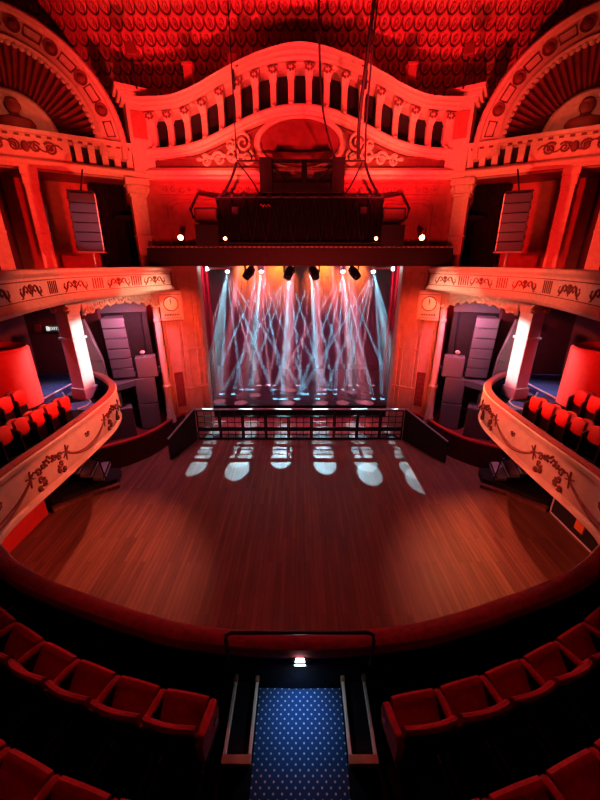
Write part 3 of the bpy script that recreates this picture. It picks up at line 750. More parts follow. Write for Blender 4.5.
# ---------------------------------------------------------------- low curved walls at the sides of the pit
RW = Path([(-5.15, 16.35), (-5.7, 15.95), (-6.05, 15.2), (-6.3, 14.4), (-6.6, 13.75), (-7.05, 13.18), (-7.5, 12.8), (-8.1, 12.4)], 8)
for sx in (1, -1):
    sd = 'left' if sx > 0 else 'right'
    t = thing('pit_wall', 'low curved wall with a red padded top beside the pit, %s of the crowd barrier' % sd, 'wall'); t['kind'] = 'structure'
    b = MB(sx); RW.sweep(b, [(0, 0), (0, 1.06), (.12, 1.06), (.12, 0)]); b.build('wall_panel', M['maroon'], t)
    b = MB(sx); RW.sweep(b, [(-.03, 1.06), (-.03, 1.11), (0, 1.15), (.10, 1.15), (.14, 1.11), (.14, 1.06)]); b.build('padded_top', M['red_panel'], t)
    # low black platform at the side of the pit with steps
    PL = [(-7.0, 11.55), (-7.7, 11.0), (-8.3, 10.35), (-8.6, 10.2), (-10.5, 10.2), (-10.5, 12.6), (-8.2, 12.35), (-7.2, 12.3)]
    b = MB(sx).prism(PL, lambda u, w_, k: (u, w_, k), 0, .3); struct(b.build('side_platform', M['black'], smooth=0), None)
    b = MB(sx).prism([(-6.85, 11.4), (-7.6, 10.85), (-8.3, 10.12), (-8.42, 9.95), (-8.6, 10.1), (-8.4, 10.35), (-7.7, 11.05), (-7.0, 11.6)], lambda u, w_, k: (u, w_, k), 0, .13); struct(b.build('platform_kerb', M['board'], smooth=0))
    t = thing('side_stairs', 'short flight of pale treads with black handrails at the %s side of the pit' % sd, 'stairs')
    for k in range(4):
        x0 = -7.35 - .42*k; z0 = .3 + .17*(k+1)
        b = MB(sx).loft([[(x0, 11.35 - .05*k, z0 - .13), (x0 - .42, 11.35 - .05*k, z0 - .13), (x0 - .75, 12.5, z0 - .13), (x0 - .33, 12.5, z0 - .13)], [(x0, 11.35 - .05*k, z0), (x0 - .42, 11.35 - .05*k, z0), (x0 - .75, 12.5, z0), (x0 - .33, 12.5, z0)]])
        b.build('tread', M['pale'], t)
        b = MB(sx).tube([(x0 - .01, 11.35 - .05*k, z0 + .012), (x0 - .34, 12.5, z0 + .012)], .035, 4); b.build('nosing', M['black'], t)
    b = MB(sx)
    for y_ in (11.45,):
        b.tube([(-7.35, y_, .3), (-7.45, y_, 1.15), (-8.9, y_ - .1, 1.7), (-8.9, y_ - .1, .3)], .03, 6)
    b.build('handrail', M['black_metal'], t)
# stalls wall under the balcony: red on the left, black counter with a notice on the right
b = MB().box((-8.8, 7.75, 1.4), (.5, 4.2, 2.75)); struct(b.build('stalls_wall', M['red_panel'], smooth=0))
t = thing('bar_counter', 'black counter with pale edging under the right balcony', 'counter', (9.1, 8.6, 0))
MB().box((8.95, 8.2, 1.0), (.7, 3.5, 2.0)).build('counter_body', M['black'], t, bevel=.01)
b = MB(); b.tube([(8.58, 9.96, .03), (8.58, 6.5, .03)], .03, 4); b.tube([(8.58, 9.97, .03), (8.58, 9.97, 2.0)], .03, 4); b.build('edging', M['tape'], t)
MB().box((8.58, 8.75, .5), (.04, .34, .46)).build('notice', M['orange'], t, bevel=.01)

# ---------------------------------------------------------------- near seats on the lower balcony
def make_seat(label, tipped=False):
    t = thing('theatre_seat', label, 'seat')
    W_ = .42 if tipped else .50
    # backrest: padded, gently bowed, rounded shoulders
    rings = []
    for i in range(9):
        u = -1 + 2*i/8; x = u*W_/2; bow = -.05*(1-u*u); top = (.80 if tipped else .86) - .055*u*u - .05*max(0, abs(u)-.8)
        rings.append([(x, bow + .02, .30), (x, bow - .06, .30), (x, bow - .10, .55), (x, bow - .14, top - .02), (x, bow - .125, top + .012), (x, bow - .095, top + .008), (x, bow - .07, top - .03), (x, bow - .02, .55)])
    bk = MB().loft(rings).build('backrest', M['seat'], t, base=(0, 0, 0), smooth=50)
    rings = []
    for i in range(9):
        u = -1 + 2*i/8; x = u*(W_/2+.004); bow = -.05*(1-u*u); top = .86 - .055*u*u - .05*max(0, abs(u)-.8)
        rings.append([(x, bow - .055, .28), (x, bow - .095, .55), (x, bow - .145, top - .05), (x, bow - .165, top - .045), (x, bow - .12, .55), (x, bow - .08, .28)])
    MB().loft(rings).build('back_shell', M['black'], bk, base=(0, 0, 0), smooth=50)
    if not tipped:
        rings = []
        for i in range(7):
            u = -1 + 2*i/6; x = u*(W_/2-.03); e = .012*u*u
            rings.append([(x, -.02, .38), (x, -.005, .42), (x, .10, .56 - e), (x, .165, .64 - e), (x, .21, .655 - e), (x, .245, .63 - e), (x, .24, .57), (x, .10, .36)])
        MB().loft(rings).build('cushion', M['seat'], t, base=(0, 0, 0), smooth=50)
    else:
        rings = []
        for i in range(7):
            u = -1 + 2*i/6; x = u*(W_/2-.025); e = .015*u*u
            h_ = .86 - .05*abs(u)**3; l_ = .38 + .05*abs(u)**3
            rings.append([(x, .03, l_), (x, .12 - e, l_ + .01), (x, .15 - e, l_ + .05), (x, .14 - e, h_ - .06), (x, .10, h_), (x, .03, h_)])
        MB().loft(rings).build('cushion', M['red_panel'], t, base=(0, 0, 0), smooth=50)
    b = MB().box((0, .05, .2), (.42, .05, .32)); b.box((0, .05, .02), (.46, .3, .04)); b.build('pedestal', M['black_metal'], t, base=(0, 0, 0))
    armrest(t, W_/2 + .018, 'black' if tipped else 'seat')
    return t
def armrest(t, x, m='seat'):
    a = MB().loft([[(x-.03, y, z - .035), (x+.03, y, z - .035), (x+.032, y, z), (x+.015, y, z + .02), (x-.015, y, z + .02), (x-.032, y, z)] for y, z in ((-.12, .64), (.0, .64), (.14, .63), (.22, .61), (.24, .58))]).build('armrest', M[m], t, base=(0, 0, 0))
    MB().box((x, .1, .3), (.04, .3, .6)).build('armrest_post', M['black'], a, base=(0, 0, 0))
def end_panel(t, x):
    a = MB().prism([(-.15, .38), (.18, .36), (.22, .52), (.2, .64), (-.10, .70), (-.17, .64)], lambda u, w_, k: (x + k, u, w_), -.035, .035).build('end_panel', M['seat'], t, base=(0, 0, 0), bevel=.015)
    b = MB().box((x + (.045 if x > 0 else -.045), .1, .52), (.012, .05, .05)); tag(b.build('number_plate', M['white'], a, base=(0, 0, 0)), 'small white number plate')
seat0 = make_seat('prototype')
ORD = ['at the centre aisle', 'second from the centre aisle', 'third from the centre aisle', 'fourth from the centre aisle', 'fifth from the centre aisle', 'sixth from the centre aisle', 'seventh from the centre aisle', 'eighth from the centre aisle']
first = True
# row curves
ROWS = [(1.93, .0715, 3.35, 'front row', 7, 1.16, 'front row seats of the lower balcony'), (1.02, .0745, 3.65, 'second row', 6, 1.16, 'second row seats of the lower balcony')]
end_seats = []
for y0, k2, z0, rn, n, xs0, grp in ROWS:
    for g in (-1, 1):
        x = xs0
        for k in range(n):
            y = y0 + k2*x*x; sl = 2*k2*x
            lab = 'red plush %s seat on the %s, %s' % (rn, 'left' if g < 0 else 'right', ORD[k])
            rz = math.atan2(sl, 1)*g
            o = dup(seat0, (g*x, y, z0), rz, lab, grp)
            if k == 0: end_panel_x = -g*.29; end_seats.append((o, end_panel_x))
            x += .545/math.sqrt(1 + sl*sl)
for o, x in end_seats:
    loc = o.location.copy(); o.location = (0, 0, 0); end_panel(o, x); o.location = loc
for ch in list(seat0.children_recursive): bpy.data.objects.remove(ch)
bpy.data.objects.remove(seat0)
# raised floor of the second row
for g in (1, -1):
    xs_ = [.52 + .25*k for k in range(17)]
    b = MB(g)
    b.prism([(-x, 1.36 + .0735*x*x) for x in xs_] + [(-4.52, -.8), (-.52, -.8)], lambda u, w_, k: (u, w_, k), 3.3, 3.65)
    struct(b.build('row_platform', M['carpet'], smooth=0))
# side seats, seats tipped up
seat1 = make_seat('prototype', True)
ORD2 = ['nearest the speaker box', 'second from the speaker box', 'third from the speaker box', 'fourth from the speaker box', 'fifth from the speaker box', 'sixth from the speaker box']
for g in (-1, 1):
    sd = 'left' if g < 0 else 'right'
    for k in range(6):
        x = 7.22 + .06*k; y = 10.0 - .52*k
        dup(seat1, (g*x, y, 3.35), R(-70)*(-g)*-1 if False else (R(-96) if g < 0 else R(96)), 'tipped-up red seat at the %s balcony rail, %s' % (sd, ORD2[k]), 'tipped-up seats along the balcony rails')
    for k in range(4):
        x = 8.3; y = 9.7 - .52*k
        dup(seat1, (g*x, y, 3.66), (R(-96) if g < 0 else R(96)), 'tipped-up red seat before the %s curved screen, %s' % (sd, ORD2[k]), 'tipped-up seats before the red screens')
for ch in list(seat1.children_recursive): bpy.data.objects.remove(ch)
bpy.data.objects.remove(seat1)

# ---------------------------------------------------------------- centre aisle
b = MB().box((0, 1.65, 3.353), (.94, 2.0, .012)); tag(b.build('aisle_carpet', M['dots'], smooth=0), 'blue carpet with small white dots in the centre aisle', 'carpet')
for g, sd in ((-1, 'left'), (1, 'right')):
    t = thing('aisle_tray', 'low black step with white strips and wooden bar, %s of the blue carpet' % sd, 'step', (g*.61, 2.2, 3.35))
    sx = -g
    MB(sx).box((-.615, 2.28, 3.43), (.22, .72, .14)).build('step_block', M['carpet'], t)
    for x in (-.735, -.49):
        s_ = MB(sx).box((x, 2.30, 3.52), (.034, .66, .05)).build('white_strip', M['white'], t, bevel=.006)
        MB(sx).box((x, 2.66, 3.53), (.042, .10, .07)).build('end_cap', M['wood'], s_, bevel=.006)
    MB(sx).box((-.6125, 1.93, 3.52), (.285, .075, .07)).build('wooden_bar', M['wood'], t, bevel=.006)
t = thing('safety_rail', 'black bent tube safety rail at the balcony edge above the aisle', 'rail', (0, 2.5, 3.35))
MB().tube([(-.77, 2.56, 3.9), (-.775, 2.56, 4.3), (-.765, 2.56, 4.38), (-.71, 2.56, 4.42), (.71, 2.56, 4.42), (.765, 2.56, 4.38), (.775, 2.56, 4.3), (.77, 2.56, 3.9)], .02, 8).build('tube', M['black_metal'], t)
for g in (-1, 1): MB().tube([(g*.77, 2.56, 3.36), (g*.77, 2.56, 3.92)], .025, 8).build('post', M['drape'], t)  # posts in flat black, the dark around their foot put into the colour
t = thing('step_lamp', 'small glowing white step lamp on the balcony wall above the aisle', 'lamp', (0, 2.60, 3.9))
MB().box((0, 2.61, 3.90), (.2, .09, .05)).build('housing', M['black_metal'], t, bevel=.008)
MB().loft([[(-.062, 2.562, 3.90), (.062, 2.562, 3.90), (.045, 2.61, 3.945), (-.045, 2.61, 3.945)], [(-.062, 2.555, 3.905), (.062, 2.555, 3.905), (.045, 2.603, 3.952), (-.045, 2.603, 3.952)]]).build('lens', M['step_light'], t)
tag(MB().box((-4.19, 3.66, 3.36), (.035, .34, .012), rz=R(-40)).build('floor_stripe', M['tape'], smooth=0), 'white stripe on the dark floor at the far left of the lower balcony', 'stripe')

# ---------------------------------------------------------------- crowd barrier before the stage
BY = 15.35; NPAN = 9; PWD = 9.8/NPAN
def barrier_panel(k):
    x0 = -4.9 + PWD*(k+.5)
    t = thing('crowd_barrier', ('black crowd barrier panel, %s' % (['at the left end', 'second from the left end', 'third from the left end', 'fourth from the left end', 'in the middle of the row', 'fourth from the right end', 'third from the right end', 'second from the right end', 'at the right end'][k])), 'barrier', (x0, BY, 0), 0, 'crowd barrier panels before the stage')
    b = MB()
    for g in (-1, 1): b.box((x0 + g*(PWD/2-.035), BY, .78), (.06, .07, 1.52))
    b.box((x0, BY, 1.52), (PWD-.02, .07, .06)); b.box((x0, BY, .06), (PWD-.02, .07, .1))
    b.build('frame', M['black_metal'], t)
    b = MB().box((x0, BY, .56), (PWD-.1, .05, .20)); b.build('kick_plate', M['black_metal'], t)
    for x in (-.17, .17):
        MB().box((x0 + x, BY, .78), (.028, .03, 1.46)).build('bar', M['black_metal'], t)
    for z in (.27, .9, 1.22):
        MB().box((x0, BY, z), (PWD-.08, .03, .035)).build('cross_bar', M['black_metal'], t)
    MB().box((x0, BY - .01, 1.58), (PWD, .16, .05)).build('top_rail', M['grey'], t, bevel=.01)
    MB().box((x0, BY + .3, .03), (PWD-.3, .5, .03)).build('foot_plate', M['black_metal'], t)
for k in range(NPAN): barrier_panel(k)
for sx in (1, -1):
    sd = 'left' if sx > 0 else 'right'
    t = thing('barrier_wing', 'solid black slanting end wing of the crowd barrier, at its %s end' % sd, 'barrier', (-5.2*sx, 14.3, 0))
    e = (-5.62, 13.45) if sx > 0 else (-6.2, 13.2)
    b = MB(sx).loft([[(-4.95, 15.35, 0), (-4.95, 15.35, 1.6), (-5.02, 15.3, 1.6), (-5.02, 15.3, 0)], [(e[0]+.06, e[1], 0), (e[0]+.06, e[1], 1.0), (e[0]-.02, e[1], 1.0), (e[0]-.02, e[1], 0)]]); b.build('panel', M['black'], t)
    b = MB(sx).tube([(-4.97, 15.33, 1.61), (e[0]+.02, e[1], 1.01)], .04, 6); b.build('top_edge', M['grey'], t)

# ---------------------------------------------------------------- loudspeakers
def cab(name, label, grp, sx, c, d, rz, m='speaker', flare=0, tilt=0, edge=False):
    t = thing(name, label, 'speaker', (c[0]*sx, c[1], c[2] - d[2]/2), 0, grp)
    mr = Matrix.Rotation(rz, 3, 'Z') @ Matrix.Rotation(tilt, 3, 'X')
    P = lambda x, y, z: tuple(Vector(c) + mr @ Vector((x, y, z)))
    def bx(x0, x1, y0, y1, z0, z1, fl=0): return MB(sx).loft([[P(x0+fl, y1, z0), P(x1-fl, y1, z0), P(x1-fl, y1, z1), P(x0+fl, y1, z1)], [P(x0, y0, z0), P(x1, y0, z0), P(x1, y0, z1), P(x0, y0, z1)]])
    w_, dp, h = d[0]/2, d[1]/2, d[2]/2 - .008
    bx(-w_, w_, -dp, dp, -h, h, flare).build('cabinet', M[m], t, bevel=.012)
    bx(-w_+.03, w_-.03, -dp-.012, -dp+.005, -h+.03, h-.03).build('grille', M['grille' if m == 'speaker' else 'grille_dark'], t)
    if edge: bx(w_-.005, w_+.02, -dp-.005, -dp+.05, -h, h).build('edge_strip', M['white'], t)  # white strip stands in for rim light along the cabinet side
    b = MB(sx)
    for g in (-1, 1): b.tube([P(g*(w_+.005), -.08, -.05), P(g*(w_+.03), -.04, 0), P(g*(w_+.005), .0, .05)], .012, 5)
    b.build('handle', M['black_metal'], t)
    return t
POS5 = ['top', 'second from the top', 'third from the top', 'fourth from the top', 'fifth from the top', 'bottom']
for sx in (1, -1):
    sd = 'left' if sx > 0 else 'right'
    # hung array in the upper box
    for k in range(6):
        cab('array_speaker', 'dark wedge speaker in the %s upper box array, %s of six' % (sd, POS5[k]), 'upper %s speaker array' % sd, sx, (-7.42 - .006*k, 13.75, 10.02 - .3*k), (.82, .5, .3), R(24 if sx > 0 else 28), 'speaker_dark', flare=.12, edge=True)
    t = thing('flying_bracket', 'steel flying frame above the %s upper box speaker array' % sd, 'frame', (-7.42*sx, 13.75, 10.2))
    b = MB(sx).box((-7.42, 13.75, 10.21), (.8, .5, .05), rz=R(24)); b.tube([(-7.42, 13.75, 10.22), (-7.46, 14.2, 10.97)], .03, 6); b.build('bar', M['black_metal'], t)
    t = thing('array_stand', 'pale steel plate under the %s upper box speaker array' % sd, 'plate', (-7.42*sx, 13.75, 8.3))
    b = MB(sx).box((-7.4, 13.72, 8.33), (.9, .55, .04), rz=R(24)); b.tube([(-7.42, 13.75, 7.06), (-7.42, 13.75, 8.3)], .05, 8); b.build('plate', M['grey'], t)
    # main stack in the lower box
    for k in range(6):
        cab('stack_speaker', 'wide cabinet in the %s lower box stack, %s of six' % (sd, POS5[k]), 'lower %s speaker stack' % sd, sx, (-7.65 + .012*k, 14.75, 5.72 - .42*k), (.86, .62, .41), R(18), flare=.1, tilt=R(3))
    # tapered cabinets by the column
    for k, (z0, z1, w0, w1) in enumerate(((3.32, 4.35, .66, .62), (4.36, 5.95, .62, .26))):
        t = thing('tapered_speaker', 'tall grey tapered speaker between column and stack of the %s lower box, %s' % (sd, 'lower piece' if k == 0 else 'upper piece'), 'speaker', (-8.15*sx, 13.7, z0), 0, 'tapered speakers of the lower boxes')
        c = Vector((-8.2, 13.75, 0)); yw = R(25)
        ex = Vector((math.cos(yw), math.sin(yw), 0)); ey = Vector((-math.sin(yw), math.cos(yw), 0))
        def q(x, y, z): v = c + ex*x + ey*y; return (v.x, v.y, z)
        b = MB(sx).loft([[q(-.3, -.3, z0), q(-.3 + w0, -.3, z0), q(-.3+w0, .3, z0), q(-.3, .3, z0)], [q(-.3, -.3, z1), q(-.3+w1, -.3, z1), q(-.3+w1, .3, z1), q(-.3, .3, z1)]])
        b.build('cabinet', M['speaker'], t, bevel=.015)
        b = MB(sx).loft([[q(-.26, -.315, z0+.06), q(-.34+w0, -.315, z0+.06), q(-.34+w0, -.29, z0+.06), q(-.26, -.29, z0+.06)], [q(-.26, -.315, z1-.06), q(-.34+w1, -.315, z1-.06), q(-.34+w1, -.29, z1-.06), q(-.26, -.29, z1-.06)]])
        b.build('grille', M['grille'], t)
    # dark surround behind the stack
    t = thing('speaker_surround', 'dark timber frame standing round the %s lower box speaker stack' % sd, 'frame', (-7.7*sx, 15.6, 3.3))
    MB(sx).box((-7.75, 15.55, 6.25), (2.2, .3, .5), rz=R(20)).build('lintel', M['speaker'], t, bevel=.02)
    MB(sx).box((-6.85, 15.9, 4.7), (.24, .3, 2.8), rz=R(20)).build('post', M['black'], t, bevel=.02)
    MB(sx).box((-8.6, 15.3, 4.7), (.24, .3, 2.8), rz=R(20)).build('post', M['black'], t, bevel=.02)
    MB(sx).box((-7.8, 15.75, 4.7), (1.7, .05, 2.8), rz=R(20)).build('back_board', M['black'], t)
    # bass bins at stage level
    cab('bass_cabinet', 'large bass cabinet at stage level beside the %s slim column, lower of two' % sd, 'bass cabinets %s of the stage' % sd, sx, (-6.86, 14.95, 1.55), (.82, .7, 1.18), R(22))
    cab('bass_cabinet', 'large bass cabinet at stage level beside the %s slim column, upper of two' % sd, 'bass cabinets %s of the stage' % sd, sx, (-6.86, 14.97, 2.74), (.82, .7, 1.18), R(22))
    cab('box_speaker', 'dark square speaker on top of the %s bass cabinets beside the slim column' % sd, None, sx, (-6.70, 15.02, 3.78), (.82, .66, .88), R(22))
    cab('bass_cabinet', 'front bass cabinet behind the low red wall, %s of the stage' % sd, 'bass cabinets %s of the stage' % sd, sx, (-7.72, 14.0, 1.62), (1.0, .8, 1.32), R(28))
    cab('small_speaker', 'small cube speaker on the front bass cabinet, %s of the stage' % sd, None, sx, (-7.8, 14.0, 2.61), (.5, .5, .62), R(28))
    cab('bass_cabinet', 'outer bass cabinet under the balcony end, %s of the stage' % sd, 'bass cabinets %s of the stage' % sd, sx, (-8.85, 13.55, 1.5), (1.0, .8, 1.1), R(28))
    # little lamp on top of the square speaker
    t = thing('clip_lamp', 'small pale lamp standing on the square speaker in the %s lower box' % sd, 'lamp', (-6.75*sx, 14.95, 4.22))
    b = MB(sx).lathe((-6.75, 14.95, 4.22), [(.09, 0), (.09, .03), (.02, .04), (.02, .14)], 12); b.build('stand', M['grey'], t)
    b = MB(sx).ball((-6.75, 14.91, 4.41), (.10, .12, .08), 10); b.build('head', M['white'], t)

# ---------------------------------------------------------------- truss, hoist frame, cables over the stage
t = thing('lighting_truss', 'long black draped lighting truss hanging before the pediment', 'truss', (0, 14.8, 8.6))
b = MB()
for y in (14.6, 15.0):
    for z in (8.68, 10.2): b.tube([(-3.05, y, z), (3.05, y, z)], .05, 8)
b.build('chord', M['black_metal'], t)
b = MB(); n = 24
for k in range(n):
    x0, x1 = -3.05 + 6.1*k/n, -3.05 + 6.1*(k+1)/n
    za, zb = (8.68, 10.2) if k % 2 else (10.2, 8.68)
    b.tube([(x0, 14.6, za), (x1, 14.6, zb)], .025, 5)
b.build('lacing', M['black_metal'], t)
b = MB(); NN = 120
b.loft([[(-3.05 + 6.1*k/NN, 14.78 + .03*math.sin(k*1.3) , z) for k in range(NN+1)] for z in (8.6, 10.15)], closed=False, cap=False); b.build('black_drape', M['drape'], t, smooth=60)
b = MB()
for k in range(14): b.box((-2.9 + k*.45, 14.58, 10.22), (.10, .1, .12))
b.build('clamps', M['black_metal'], t)
for x in (-2.35, 2.3):
    MB().box((x, 14.5, 9.75), (.24, .1, .24)).build('junction_box', M['black_metal'], t, bevel=.01)
tag(MB().tube([(-1.45 + .04*k, 14.54, 9.92 + .04*math.sin(k*1.9)) for k in range(10)], .022, 5).build('red_mark', M['red_panel'], t), 'small red maker mark on the drape')
t = thing('motor_hoist', 'black rectangular hoist frame above the lighting truss', 'frame', (0, 14.8, 10.3))
for x in (-1.2, 1.35): MB().box((x, 14.8, 10.87), (.45, .5, 1.1)).build('motor_box', M['black_metal'], t, bevel=.02)
MB().box((.07, 14.8, 10.5), (2.2, .3, .35)).build('lower_beam', M['black_metal'], t, bevel=.02)
MB().box((.07, 14.8, 11.35), (3.0, .2, .07)).build('top_beam', M['black_metal'], t)
MB().box((.15, 14.8, 10.95), (.2, .2, .85)).build('upright', M['black_metal'], t)
for p_, q_ in (((-.98, 14.8, 11.2), (-.5, 14.8, 10.72)), ((1.13, 14.8, 11.2), (.6, 14.8, 10.72))): MB().tube([p_, q_], .04, 5).build('brace', M['black_metal'], t)
b = MB(); b.tube([(-2.25, 14.8, 11.35), (2.3, 14.8, 11.35)], .035, 6); b.build('spreader', M['black_metal'], t)
def cable(pts, r, label):
    tag(MB().tube(catmull(pts, 6), r, 6).build('hanging_cable', M['cable']), label, 'cable', 'hanging cables and slings')
cable([(.5, 13.2, 16.0), (.55, 13.4, 14.2), (.75, 14.2, 12.6), (1.25, 14.8, 11.4)], .035, 'slanting cable from the ceiling to the right motor of the hoist frame')
cable([(2.15, 13.0, 16.0), (2.0, 13.3, 14.), (1.95, 14.2, 12.4), (2.05, 14.7, 11.4)], .06, 'thick cable bundle dropping right of the hoist frame')
cable([(2.22, 13.0, 16.0), (2.12, 13.3, 14.), (2.2, 14.3, 12.4), (2.3, 14.7, 11.3)], .03, 'thin cable beside the thick cable bundle')
cable([(2.3, 14.75, 11.3), (2.5, 14.7, 10.8), (2.85, 14.65, 10.25)], .05, 'sling from the spreader down to the right end of the truss')
cable([(-2.25, 14.8, 16.2), (-2.24, 14.8, 13), (-2.25, 14.8, 11.4)], .022, 'thin straight cable left of the hoist frame')
cable([(-2.25, 14.78, 11.3), (-2.45, 14.7, 10.8), (-2.8, 14.65, 10.25)], .05, 'sling from the spreader down to the left end of the truss')
cable([(-2.2, 14.8, 11.3), (-1.7, 14.75, 10.7), (-1.45, 14.7, 10.25)], .03, 'inner sling left of the hoist frame')
cable([(2.2, 14.8, 11.3), (1.9, 14.75, 10.7), (1.6, 14.7, 10.25)], .03, 'inner sling right of the hoist frame')
for g, sd in ((-1, 'left'), (1, 'right')):
    t = thing('flood_light', 'black rectangular flood light at the %s end of the truss' % sd, 'light', (g*3.35, 14.6, 9.6))
    MB().box((g*3.42, 14.65, 9.62), (.85, .4, .46)).build('body', M['black_metal'], t, bevel=.03)
    MB().box((g*3.42, 14.43, 9.62), (.72, .03, .32)).build('glass', M['relief'], t)
    b = MB(); b.tube([(g*3.9, 14.6, 9.5), (g*4.0, 14.6, 9.8), (g*3.7, 14.65, 10.3), (g*3.0, 14.7, 10.2)], .05, 6); b.build('bracket', M['black_metal'], t)
    t = thing('wing_platform', 'dark side box hanging under the flood light at the %s end of the truss' % sd, 'box', (g*3.6, 14.9, 8.6))
    MB().box((g*3.5, 15.0, 8.95), (.9, .5, .75)).build('casing', M['black'], t, bevel=.02)
def par(name, label, loc, aim, lens, s=1., stand=0):
    t = thing(name, label, 'light', loc)
    d = (Vector(aim) - Vector(loc)).normalized(); a = d.orthogonal().normalized(); c = d.cross(a)
    L = Vector(loc)
    def ring(r, h): return [tuple(L + d*h*s + (a*math.cos(q) + c*math.sin(q))*r*s) for q in [2*math.pi*i/14 for i in range(14)]]
    MB().loft([ring(.03, -.2), ring(.08, -.19), ring(.1, -.1), ring(.11, .1), ring(.12, .1), ring(.12, .0)]).build('can', M['black_metal'], t)
    MB().loft([ring(.10, .085), ring(.10, .09), ring(.02, .10)]).build('lens', M[lens], t)
    MB().tube([tuple(L + a*.14*s - d*.05*s), tuple(L + a*.15*s + Vector((0, 0, .2*s))), tuple(L + Vector((0, 0, .26*s))), tuple(L - a*.15*s + Vector((0, 0, .2*s))), tuple(L - a*.14*s - d*.05*s)], .015, 5).build('yoke', M['black_metal'], t)
    if stand: MB().tube([(L.x, L.y + .12, L.z - .05), (L.x, L.y + .15, 8.72), (L.x, L.y + .2, 8.545)], .025, 6).build('stand', M['black_metal'], t)
    return t
par('par_can', 'glowing amber spotlight above the beam, at the far left', (-4.62, 15.1, 8.92), (-3, 8, 6), 'amber_lens', 1., 1)
par('par_can', 'glowing amber spotlight above the beam, at the far right', (4.72, 15.1, 8.92), (3, 8, 6), 'amber_lens', 1., 1)
par('par_can', 'small amber spotlight under the left half of the truss', (-2.8, 14.6, 8.85), (-2, 8, 6), 'amber_lens', .6)
par('par_can', 'small amber spotlight under the right half of the truss', (2.85, 14.6, 8.85), (2, 8, 6), 'amber_lens', .6)

# ---------------------------------------------------------------- moving lights in the stage opening
def moving_head(name, label, loc, aim, grp, lens, s=1.):
    t = thing(name, label, 'light', loc, 0, grp)
    L = Vector(loc); d = (Vector(aim) - L).normalized(); a = d.cross(Vector((0, 0, 1))).normalized(); c = d.cross(a)
    MB().box((L.x, L.y, L.z + .42*s), (.42*s, .36*s, .18*s)).build('base', M['black_metal'], t, bevel=.02)
    MB().tube([tuple(L + a*.2*s), tuple(L + a*.21*s + Vector((0, 0, .28*s))), tuple(L + Vector((0, 0, .34*s))), tuple(L - a*.21*s + Vector((0, 0, .28*s))), tuple(L - a*.2*s)], .035*s, 6).build('yoke', M['black_metal'], t)
    def ring(r, h): return [tuple(L + d*h*s + (a*math.cos(q) + c*math.sin(q))*r*s) for q in [2*math.pi*i/16 for i in range(16)]]
    h = MB().loft([ring(.05, -.26), ring(.14, -.22), ring(.17, -.05), ring(.16, .12), ring(.15, .24), ring(.13, .24), ring(.13, .18)]).build('head', M['black_metal'], t)
    MB().loft([ring(.125, .19), ring(.125, .2), ring(.02, .215)]).build('lens', M[lens], h)
    return t
t = thing('stage_pipe', 'black lighting pipe high across the stage', 'pipe', (0, 23, 8.2))
MB().tube([(-6, 23, 8.1), (6, 23, 8.1)], .04, 8).build('pipe', M['black_metal'], t)
for k, x in enumerate((-5.6, 0, 5.6)): MB().tube([(x, 23, 8.1), (x, 23, 9.65)], .02, 5).build('hanger', M['black_metal'], t)
t = thing('front_pipe', 'black lighting pipe close behind the beam', 'pipe', (0, 17.6, 8.3))
MB().tube([(-5, 17.6, 8.15), (5, 17.6, 8.15)], .04, 8).build('pipe', M['black_metal'], t)
for g, sd in ((-1, 'left'), (1, 'right')):
    t = thing('strip_light', 'white strip light at the %s end of the stage lighting pipe' % sd, 'light', (g*3.85, 17.5, 7.85))
    MB().box((g*3.75, 17.5, 7.74), (1.05, .1, .09)).build('tube', M['pale'], t, bevel=.02)
    MB().box((g*4.3, 17.5, 7.72), (.1, .14, .14)).build('lamp_end', M['white_lens'], t, bevel=.02)
for (x, ax), ps in zip(((-2.35, -5), (-.5, -2), (.65, 2), (2.5, 5)), ('leftmost', 'second from the left', 'third from the left', 'rightmost')):
    moving_head('moving_head_light', 'black moving head light just under the beam, %s of four' % ps, (x, 17.4, 7.55), (ax, 14, 4), 'moving head lights under the beam', 'lens_off', 1.25)

def spot(loc, aim, power, c, ang, blend=.3, rad=.03):
    l = bpy.data.lights.new('spot', 'SPOT'); l.energy = power; l.color = c; l.spot_size = R(ang); l.spot_blend = blend; l.shadow_soft_size = rad
    o = bpy.data.objects.new('spot', l); col.objects.link(o); o.location = loc
    o.rotation_euler = (Vector(aim) - Vector(loc)).to_track_quat('-Z', 'Y').to_euler(); return o

